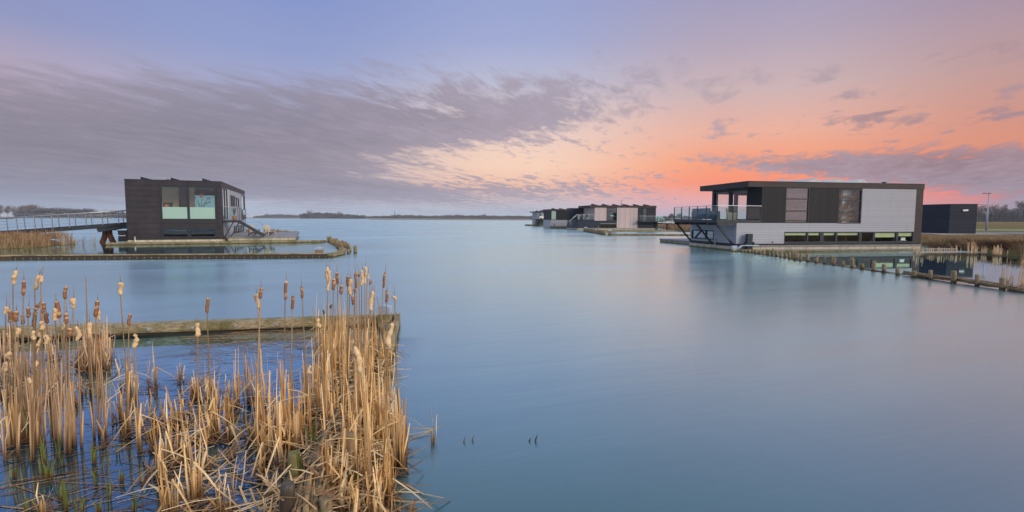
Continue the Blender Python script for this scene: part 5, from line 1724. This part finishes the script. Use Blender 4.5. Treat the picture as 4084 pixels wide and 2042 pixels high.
exp_ = [  # px, base, top, blades, width px
    (40, 1779, 1545, 11, 60), (22, 1830, 1600, 4, 18), (107, 1759, 1560, 3, 12), (145, 1749, 1585, 3, 10), (300, 1614, 1500, 6, 34), (413, 1771, 1668, 3, 14), (473, 1682, 1492, 13, 46), (508, 1740, 1642, 7, 32), (555, 1731, 1562, 7, 26), (541, 1596, 1395, 9, 40), (618, 1546, 1370, 6, 20), (593, 1536, 1430, 4, 14), (500, 1545, 1395, 10, 44), (526, 1560, 1400, 8, 30),
    (713, 1521, 1445, 5, 16), (747, 1674, 1540, 8, 26), (708, 1695, 1532, 7, 24), (613, 1730, 1662, 5, 22), (638, 1686, 1588, 8, 30), (643, 1930, 1697, 8, 32), (675, 1846, 1562, 17, 46), (683, 2052, 1836, 17, 52), (777, 2000, 1632, 20, 52), (745, 1842, 1670, 6, 18), (827, 1869, 1612, 6, 22), (847, 1731, 1492, 12, 40), (832, 1596, 1425, 11, 34), (790, 1590, 1470, 7, 26), (887, 2026, 1895, 7, 26), (168, 2062, 1926, 8, 36), (602, 1905, 1830, 6, 40), (860, 1640, 1480, 7, 26),
    (910, 1736, 1492, 13, 36), (940, 1616, 1385, 12, 34), (990, 1611, 1385, 15, 44), (1040, 1625, 1385, 15, 44), (1000, 1765, 1627, 10, 40), (1054, 1742, 1530, 14, 40), (1096, 1690, 1520, 12, 40), (1144, 1762, 1400, 17, 46), (1121, 1866, 1580, 17, 48), (1060, 1840, 1640, 12, 44), (1040, 1900, 1786, 9, 42), (1094, 1980, 1845, 10, 44), (1199, 1790, 1616, 6, 20), (1219, 1652, 1400, 14, 34), (1249, 1668, 1395, 9, 26), (1280, 1680, 1410, 12, 36), (1308, 1752, 1400, 16, 44), (1345, 1700, 1470, 10, 34), (1378, 1920, 1545, 7, 18), (1316, 1975, 1766, 7, 22), (1458, 1966, 1495, 9, 22), (1425, 1700, 1480, 12, 40), (1470, 1690, 1470, 12, 36), (1498, 1716, 1470, 16, 46), (1528, 1762, 1400, 17, 46), (1555, 1771, 1556, 12, 30), (1594, 1865, 1518, 22, 60), (1612, 1800, 1600, 5, 16), (1558, 1500, 1400, 8, 22), (1737, 1772, 1617, 2, 10), (1730, 1770, 1705, 4, 16), (1503, 2026, 1855, 18, 74), (1478, 2000, 1880, 9, 36), (930, 2016, 1820, 4, 12), (895, 2050, 1898, 15, 50), (1274, 2062, 1940, 6, 24), (1368, 2066, 1880, 6, 20), (1597, 2060, 1985, 5, 24), (1637, 2070, 1985, 3, 14), (1440, 2075, 1975, 6, 30), (1075, 2085, 1975, 10, 50), (1400, 2085, 1955, 7, 34), (1225, 2085, 1985, 4, 20), (1540, 2090, 1960, 6, 34), (1330, 1850, 1700, 6, 24), (1420, 1830, 1640, 8, 26), (1480, 1850, 1660, 8, 30),
]
zones = {}


def zone_of(px, by):
    if px < 460 and by < 1660: return 'in the brown left stand'
    if by > 1930: return 'along the lower edge'
    if px < 440: return 'in the lower left water'
    if px < 700: return 'in the loose left patch' if by < 1720 else 'in the near left part'
    if px < 880: return 'in the middle bed'
    if px < 1080: return 'left of the thick stand' if by < 1700 else 'in the near middle bed'
    if px < 1230: return 'around the leaning pile' if by > 1700 else 'in the thick back stand'
    if by < 1570: return 'beside the corner post'
    if px < 1420: return 'beside the brushwood bundle'
    return 'right of the brushwood' if px < 1650 else 'apart in open water'


rr = random.Random(77)
allc = [(*c, 'reed') for c in exp_]
for i in range(46):      # brown stand at the left
    px = rr.uniform(-30, 440); by = rr.uniform(1425, 1640 if px < 210 else (1600 if px < 320 else 1480))
    H = rr.uniform(.22, .7); d = ground(px, by).y
    allc.append((px, by, by - H * 2060 / d * .97, rr.randint(6, 11), rr.uniform(26, 46), 'reed_pale'))
for i in range(34):      # thick back right, under the cattails
    px = rr.uniform(1265, 1555); by = rr.uniform(1400, 1560)
    H = rr.uniform(.55, .95) if px < 1500 else rr.uniform(.3, .6); d = ground(px, by).y
    allc.append((px, by, by - H * 2060 / d * .97, rr.randint(8, 14), rr.uniform(26, 42), 'reed'))
for i in range(46):      # fill of the thick half
    by = rr.uniform(1560, 1850); px = rr.uniform(1010 + (1850 - by) * .1, 1560)
    if 1210 < px < 1370 and by > 1680: continue
    H = rr.uniform(.32, .72); d = ground(px, by).y
    allc.append((px, by, by - H * 2060 / d * .97, rr.randint(6, 12), rr.uniform(24, 46), 'reed'))
for i in range(22):
    by = rr.uniform(1560, 1800); px = rr.uniform(560, 1010)
    H = rr.uniform(.18, .42); d = ground(px, by).y
    allc.append((px, by, by - H * 2060 / d * .97, rr.randint(3, 8), rr.uniform(16, 34), 'reed'))
for i in range(26):
    by = rr.uniform(1850, 2090); px = rr.uniform(1180, 1590)
    H = rr.uniform(.2, .5); d = ground(px, by).y
    allc.append((px, by, by - H * 2060 / d * .97, rr.randint(4, 9), rr.uniform(24, 50), 'reed'))
for c in allc: zones.setdefault(zone_of(c[0], c[1]), []).append(c)
sd_i = 1000
for z_, cs in zones.items():
    cs.sort(key=lambda c: c[0])
    kinds = {}
    for c in cs:
        H = (c[1] - c[2]) / (c[1] - 868)
        kk = ('tall' if H > .42 else 'medium' if H > .27 else 'short') + (' full' if c[3] >= 11 else ' thin' if c[3] <= 5 else '')
        kinds.setdefault(kk, []).append(c)
    for kk, lst in kinds.items():
        for i, c in enumerate(lst):
            lab_ = '%s dry reed clump %s, %s' % (kk, z_, ('%s such from the left' % ORD[i]) if len(lst) > 1 else 'the only such one')
            sd_i += 1
            clump(lab_, c[0], c[1], c[2], c[3], c[4], sd_i, c[5], broken=0 if c[0] > 1700 else rnd.choice((1, 2, 3, 4)) if c[3] > 5 else rnd.choice((0, 0, 1)))

# ------------------------------------------------------------------ cattails
def zA(x, y): return x / 2.995, 1020 + y / 2.995
def zB_(x, y): return 800 + x / 2.995, 1020 + y / 2.995
def zC(x, y): return x / 2.007, 1400 + y / 2.007
def zD(x, y): return 850 + x / 2.007, 1400 + y / 2.007
cat_ = []
for q in ((190, 172, 155, 355, 't'), (285, 292, 280, 475, 'b'), (470, 225, 415, 410, 't'), (500, 230, 490, 330, 't'), (785, 362, 775, 520, 'b'), (880, 500, 875, 640, 't'), (1440, 315, 1440, 470, 't'), (75, 600, 65, 705, 't'), (115, 645, 125, 800, 'b'), (195, 655, 185, 795, 'b'), (345, 612, 335, 745, 'b'), (275, 700, 270, 830, 'b'), (425, 660, 400, 850, 'b'), (465, 575, 415, 660, 'b'), (520, 550, 515, 690, 'b'), (550, 675, 560, 810, 'b'), (675, 540, 715, 750, 'b'), (655, 620, 660, 780, 't'), (795, 680, 790, 820, 'b'), (765, 800, 765, 890, 't'), (1165, 530, 1140, 735, 'b'), (1175, 650, 1180, 770, 't'), (1070, 790, 1070, 1000, 't'), (930, 840, 930, 1020, 't'), (840, 860, 830, 980, 'b'), (500, 775, 500, 890, 't'), (205, 850, 215, 980, 't'), (400, 890, 395, 1010, 't'), (485, 910, 470, 1090, 't'), (560, 935, 565, 1060, 't'), (100, 1140, 100, 1240, 't'), (90, 1260, 80, 1390, 't'), (425, 1250, 425, 1370, 't'), (1550, 690, 1540, 845, 'b'), (1620, 930, 1615, 1110, 't'), (2360, 800, 2360, 975, 't'), (2480, 500, 2475, 685, 'b')):
    cat_.append((*zA(q[0], q[1]), *zA(q[2], q[3]), q[4], None, None))
cat_.append((*zC(240, 210), *zC(240, 265), 't', None, None))
for q in ((670, 450, 690, 640, 't'), (722, 375, 715, 515, 'b'), (1022, 295, 1010, 530, 'b'), (1105, 475, 1095, 645, 'b'), (1208, 367, 1215, 510, 'b'), (1510, 130, 1518, 330, 't'), (1540, 165, 1522, 430, 't'), (1630, 190, 1635, 345, 'b'), (1590, 270, 1588, 415, 'b'), (1680, 345, 1680, 465, 'b'), (1760, 237, 1755, 370, 'b'), (1790, 275, 1780, 470, 't'), (1850, 190, 1860, 385, 'b'), (1840, 370, 1840, 445, 'b'), (1890, 215, 1892, 260, 'b'), (1930, 170, 1925, 365, 't'), (1972, 125, 1965, 335, 't'), (2002, 215, 1995, 275, 't'), (2032, 290, 2025, 345, 'b'), (2048, 420, 2030, 660, 't'), (2205, 190, 2180, 390, 'b'), (2225, 410, 2222, 560, 'b'), (2315, 475, 2320, 540, 't'), (1815, 470, 1825, 590, 'b'), (1400, 745, 1415, 865, 't')):
    cat_.append((*zB_(q[0], q[1]), *zB_(q[2], q[3]), q[4], None, None))
cat_.append((*zB_(2275, 800), *zB_(2240, 1120), 't', 1.33, None))
cat_.append((*zD(1138, -46), *zD(1185, 178), 't', 1.19, None))
cat_.append((*zD(765, 115), *zD(772, 185), 't', None, None))
cat_.append((*zB_(1468, 645), *zB_(1470, 700), 'g', 1.0, None))
cat_.append((*zB_(1558, 580), *zB_(1555, 635), 'g', 1.05, None))

def cattail(label, q, seed):
    rr = random.Random(seed)
    tx, ty, bx_, by_, kind, zt, _ = q
    if zt is None:
        zt = 1.50 - max(0, ty - 1120) * .0021
        zt += rr.uniform(-.05, .05)
    T = ground(tx, ty, zt)
    B_ = at_depth(bx_, by_, T.y)
    lean = (B_.x - T.x)
    slope = max(-.12, min(.12, lean / max(.05, (T.z - B_.z))))
    base = Vector((B_.x + slope * B_.z * .55 + rr.uniform(-.02, .02), T.y + rr.uniform(-.06, .06), 0))
    t = thing('cattail', label, 'cattail', base, 0, 'cattails standing over the reed bed')
    Bl, Tl = B_ - base, T - base
    mid1 = Vector((0, 0, -.15)).lerp(Bl, .5) + Vector((rr.uniform(-.015, .015), rr.uniform(-.02, .02), 0))
    f = MB(); f.tube([(0, 0, -.2), mid1, Bl, Bl + (Tl - Bl) * .2], [.0075, .0062, .0046, .004], 6, var=rr.random())
    f.build('stem', M['stem'], t)
    L = (Tl - Bl).length
    if kind != 'g' and rr.random() < .75 and L > .03:
        d = (Tl - Bl).normalized()
        f = MB(); f.tube([Tl - d * .01, Tl + d * .04, Tl + d * rr.uniform(.07, .13) + Vector((rr.uniform(-.012, .012), 0, 0))], [.0035, .0024, .001], 5, var=.3); f.build('spike', M['stem'], t)
    # seed head: a soft irregular club
    n, ns = 9, max(6, int(L / .012))
    r0 = {'b': .0150, 't': .0172, 'g': .015}[kind] * rr.uniform(.9, 1.12)
    if L < .07: r0 *= .75
    f = MB(); vb = 0
    ph = [rr.uniform(0, 6.28) for _ in range(6)]
    path = [Bl.lerp(Tl, i / ns) for i in range(ns + 1)]
    wig = .007 if kind == 't' else .003
    bare = rr.uniform(.2, .8) if kind == 't' and rr.random() < .4 else None
    ax = (Tl - Bl).normalized(); ux = ax.cross(Vector((0, 1, 0))).normalized(); uy = ax.cross(ux)
    for i, p in enumerate(path):
        s = i / ns
        prof = min(1, (s / .10) ** .5 if s < .10 else 1) * min(1, ((1 - s) / .07) ** .5 if s > .93 else 1)
        r_ = max(.003, r0 * prof)
        if kind == 't': r_ *= 1 + .16 * math.sin(s * 6 + ph[0]) + .13 * math.sin(s * 19 + ph[1])
        if bare is not None and abs(s - bare) < .1: r_ *= .8
        c = p + ux * (wig * math.sin(s * 7 + ph[2])) + uy * (wig * math.sin(s * 6 + ph[3]))
        for k in range(n):
            an = 6.283 * k / n
            q2 = r_ * (1 + rr.gauss(0, .12 if kind == 't' else .06) + (.3 if rr.random() < (.06 if kind == 't' else .02) else 0))
            f.v.append(tuple(c + ux * (math.cos(an) * q2) + uy * (math.sin(an) * q2)))
    fl_ = rr.random()
    for i in range(ns):
        s = i / ns
        pale = (1 if kind == 't' else (1 if s > .85 and fl_ < .7 else (.7 if abs(s - fl_) < .08 else .1)))
        for k in range(n):
            k2 = (k + 1) % n
            f.f.append((i * n + k, i * n + k2, (i + 1) * n + k2, (i + 1) * n + k)); f.a.append(min(1, max(0, pale * .8 + rr.uniform(-.15, .25)))); f.sm.append(True)
    f.f.append(tuple(range(n - 1, -1, -1))); f.f.append(tuple(ns * n + k for k in range(n))); f.a += [.8, .8]; f.sm += [False, False]
    f.build('seed_head', M['shoot'] if kind == 'g' else (M['fluff'] if kind == 't' else M['head']), t)
    # sheathing leaves at the foot, some snapped off
    f = MB()
    for i in range(rr.randint(2, 4)):
        hh = min(B_.z * .75, rr.uniform(.3, .8)); o_ = rr.uniform(-.018, .018); w = rr.uniform(.010, .018)
        f.blade([(o_ * .5, rr.uniform(-.01, .01), -.15), (o_ + mid1.x * .5, 0, hh * .5), (o_ * 2 + mid1.x * .9, rr.uniform(-.02, .02), hh)], [w * 1.2, w, w * .5], (1, rr.uniform(-.6, .6), 0), rr.random())
    f.build('leaf_sheath', M['reed_pale'] if tx < 450 else M['reed'], t)

def cz(q):
    x, y = q[0], q[1]
    if q[4] == 'g': return 'small green budded cattail before the near boom', 'left'
    lk = 'fluffy pale' if q[4] == 't' else 'firm brown'
    ln = (q[3] - q[1])
    lk = ('long ' if ln > 60 else 'short ' if ln < 35 else '') + lk
    if x < 150: return lk + ' cattail head in the left edge crowd', 'left'
    if x < 450: return lk + ' cattail head beside the left crowd', 'left'
    if x < 760: return lk + ' cattail head over the left open water', 'left'
    if x < 1250: return lk + ' cattail head before the near boom', 'left'
    if y > 1270: return lk + ' drooping cattail head low at right', 'left'
    return lk + ' cattail head left of the corner post' if x < 1500 else lk + ' cattail head at the corner post', 'left'
gr = {}
for q in cat_: gr.setdefault(cz(q)[0], []).append(q)
for lb_, lst in gr.items():
    lst.sort(key=lambda q: q[0])
    for i, q in enumerate(lst):
        sd_i += 1
        cattail(lb_ + (', %s such from the left' % ORD[i] if len(lst) > 1 else ''), q, sd_i)
# bare stalks without a head
for i, (x0, y0, x1, y1) in enumerate(((*zA(1025, 250), *zA(1042, 790)), (*zB_(2078, 360), *zB_(2072, 700)), (*zB_(2108, 495), *zB_(2165, 760)))):
    T = ground(x0, y0, 1.4 if i == 0 else 1.2); B_ = at_depth(x1, y1, T.y); sl = (B_.x - T.x) / (T.z - B_.z)
    base = Vector((B_.x + sl * B_.z * .5, T.y, 0))
    f = MB(); f.tube([(0, 0, -.2), B_ - base, T - base], [.011, .008, .004], 6, var=.35)
    tag(f.build('bare_stalk', M['stem'], None, base), 'bare headless reed stalk %s' % ('rising alone over the left crowd', 'close left of the corner post', 'leaning against the corner post')[i], 'reed', 'bare stalks')

# ------------------------------------------------------------------ green shoots
sh = [(240, 440, 700), (480, 860, 560), (470, 620, 600), (365, 900, 690), (395, 1030, 860), (470, 1190, 1010), (540, 1280, 1020), (220, 1288, 1150), (370, 1010, 830), (815, 1288, 1180), (1055, 1288, 1125), (660, 1288, 1160), (790, 1080, 910), (870, 1180, 990), (965, 1050, 940), (500, 920, 800), (735, 900, 680), (1185, 690, 610), (280, 1240, 1150), (100, 1010, 925), (940, 840, 740), (1460, 900, 830)]
for i, (x, by, ty) in enumerate(sorted(q if q[1] > q[2] else (q[0], q[2], q[1]) for q in sh)):
    px, b_y = zC(x, by); _, t_y = zC(x, ty); b = ground(px, b_y); H = at_depth(px, t_y, b.y).z; rr = random.Random(700 + i); mb = MB()
    for k in range(rr.randint(2, 4)):
        a = rr.uniform(-.05, .05); hh = H * rr.uniform(.6, 1.05); w = rr.uniform(.012, .022)
        mb.blade([(a * .3, 0, -.12), (a * .8, rr.uniform(-.01, .01), hh * .6), (a * 1.5, rr.uniform(-.02, .02), hh)], [w, w, w * .35], (1, rr.uniform(-.5, .5), 0), rr.random())
    tag(mb.build('reed_shoot', M['shoot'], None, b), 'young green reed shoot in the dark water, %s from the left' % ORD[i], 'reed shoot', 'young green reed shoots')
for i, (x, y, h_) in enumerate(((720, 1130, .35), (1120, 1110, .2), (790, 880, .42))):
    b = ground(*zD(x, y)); rr = random.Random(730 + i); mb = MB()
    for k in range(4):
        a = rr.uniform(-.06, .06); mb.blade([(a * .2, 0, -.1), (a, 0, h_ * .6), (a * 1.8, rr.uniform(-.03, .03), h_ * rr.uniform(.7, 1))], [.02, .018, .005], (1, .3, 0), rr.random())
    tag(mb.build('reed_shoot', M['shoot'], None, b), 'green iris like shoot beside the brushwood bundle, the %s one' % ('left', 'right', 'far')[i], 'reed shoot', 'green shoots at the brushwood')

# ------------------------------------------------------------------ fallen and floating reed
mb = MB(); rr = random.Random(9)
def lay(px, py, L, ang, w, z=.006, v=None, tip=.0):
    b = ground(px, py)
    dx_, dy_ = math.cos(ang) * L / 2, math.sin(ang) * L / 2
    n_ = rr.gauss(0, L * .04)
    mb.blade([(b.x - dx_, b.y - dy_, z), (b.x - dy_ / L * n_, b.y + dx_ / L * n_, z + .003), (b.x + dx_, b.y + dy_, z + tip)], [w, w, w * .7], (-math.sin(ang), math.cos(ang), 0), rr.random() if v is None else v, .12)
for i in range(620):       # raft drifting against the near boom
    px = rr.uniform(760, 1460); py = 1318 + abs(rr.gauss(0, 55)) + max(0, 1000 - px) * .1
    lay(px, py, rr.uniform(.06, .45), rr.gauss(.15, .35), rr.uniform(.006, .016), .004 + rr.random() * .008, rr.uniform(0, .75))
for i in range(230):       # thin drift lines between the clumps
    px = rr.uniform(-20, 900); py = rr.uniform(1400, 2060)
    lay(px, py, rr.uniform(.15, .8), rr.gauss(.55, .45), rr.uniform(.005, .013), .004, rr.uniform(0, .6))
for i in range(420):       # matted stalks in the right half
    py = rr.uniform(1480, 2060); px = rr.uniform(640 + abs(py - 1750) * .3, 1560)
    lay(px, py, rr.uniform(.12, .55), rr.uniform(0, 3.14), rr.uniform(.008, .018), rr.uniform(.005, .05), None, rr.uniform(0, .08))
for i in range(360):       # heap over the brushwood
    q = rr.random(); c = Vector(pts[0]).lerp(Vector(pts[4]), q) + Vector((rr.gauss(0, .2), 0, 0))
    a = rr.uniform(0, 3.14); L = rr.uniform(.15, .5); z = rr.uniform(.05, .26); d = Vector((math.cos(a), math.sin(a), rr.uniform(-.35, .35))) * L / 2
    w = rr.uniform(.009, .019)
    mb.blade([c - d + Vector((0, 0, z)), c + Vector((0, 0, z + .01)), c + d + Vector((0, 0, z))], [w, w, w * .6], (-math.sin(a), math.cos(a), .1), rr.uniform(.3, 1), .12)
for px, py, L, an, w in ((1640, 1740, .45, .1, .014), (1700, 1735, .35, .6, .016), (1640, 1820, .3, .55, .016), (1630, 1845, .3, -.6, .016), (1640, 1945, .4, -.4, .014), (1690, 1975, .45, -.7, .012), (1590, 2010, .5, -.35, .02), (1560, 1450, .3, .3, .01), (1600, 1405, .2, -.9, .01)):
    lay(px, py, L, an, w, .01, rr.uniform(.4, .9), .05)
for c in allc:                 # dark
    if c[0] > 1650: continue
    # rotten leaf bases around every clump, also filling in for dark reflections there
    for k in range(5):
        lay(c[0] + rr.gauss(0, c[4] * .6), c[1] + rr.gauss(2, 7), rr.uniform(.06, .3), rr.uniform(0, 3.14), rr.uniform(.008, .02), rr.uniform(.004, .03), rr.uniform(0, .35), rr.uniform(0, .06))
tag(mb.build('reed_litter', M['litter']), kind='stuff')
t = None
f = MB(); b = ground(1737, 1771)
f.blade([(0, 0, -.1), (0, 0, .14), (-.12, -.03, .09), (-.33, -.1, .0)], [.02, .02, .02, .018], (0, 1, .2), .8, .12); f.blade([(0, .02, .14), (-.2, .1, .11), (-.36, .16, .05)], [.016, .016, .01], (0, 1, .2), .5, .12)
tag(f.build('snapped_reed', M['reed'], None, b - Vector((.03, 0, 0))), 'snapped reed leaf folded down to the water beside the lone stub in open water', 'reed')
g = 'scraps floating in the open water'
for i, (px, py, c_, L) in enumerate(((1848, 1762, 'reed_pale', .05), (1882, 1757, 'reed_pale', .05), (2134, 1760, 'pile_dark', .06), (2109, 1760, 'pile_dark', .03))):
    p = ground(px, py); f = MB(); f.blade([(0, 0, -.02), (.008, 0, L * .5), (.02, 0, L)], [.016, .014, .006], (1, .3, 0), .7)
    tag(f.build('floating_scrap', M[c_], None, p), '%s scrap in the open water, the %s of its pair' % ('pale' if i < 2 else 'dark', 'left' if i in (0, 3) else 'right'), 'reed', g)
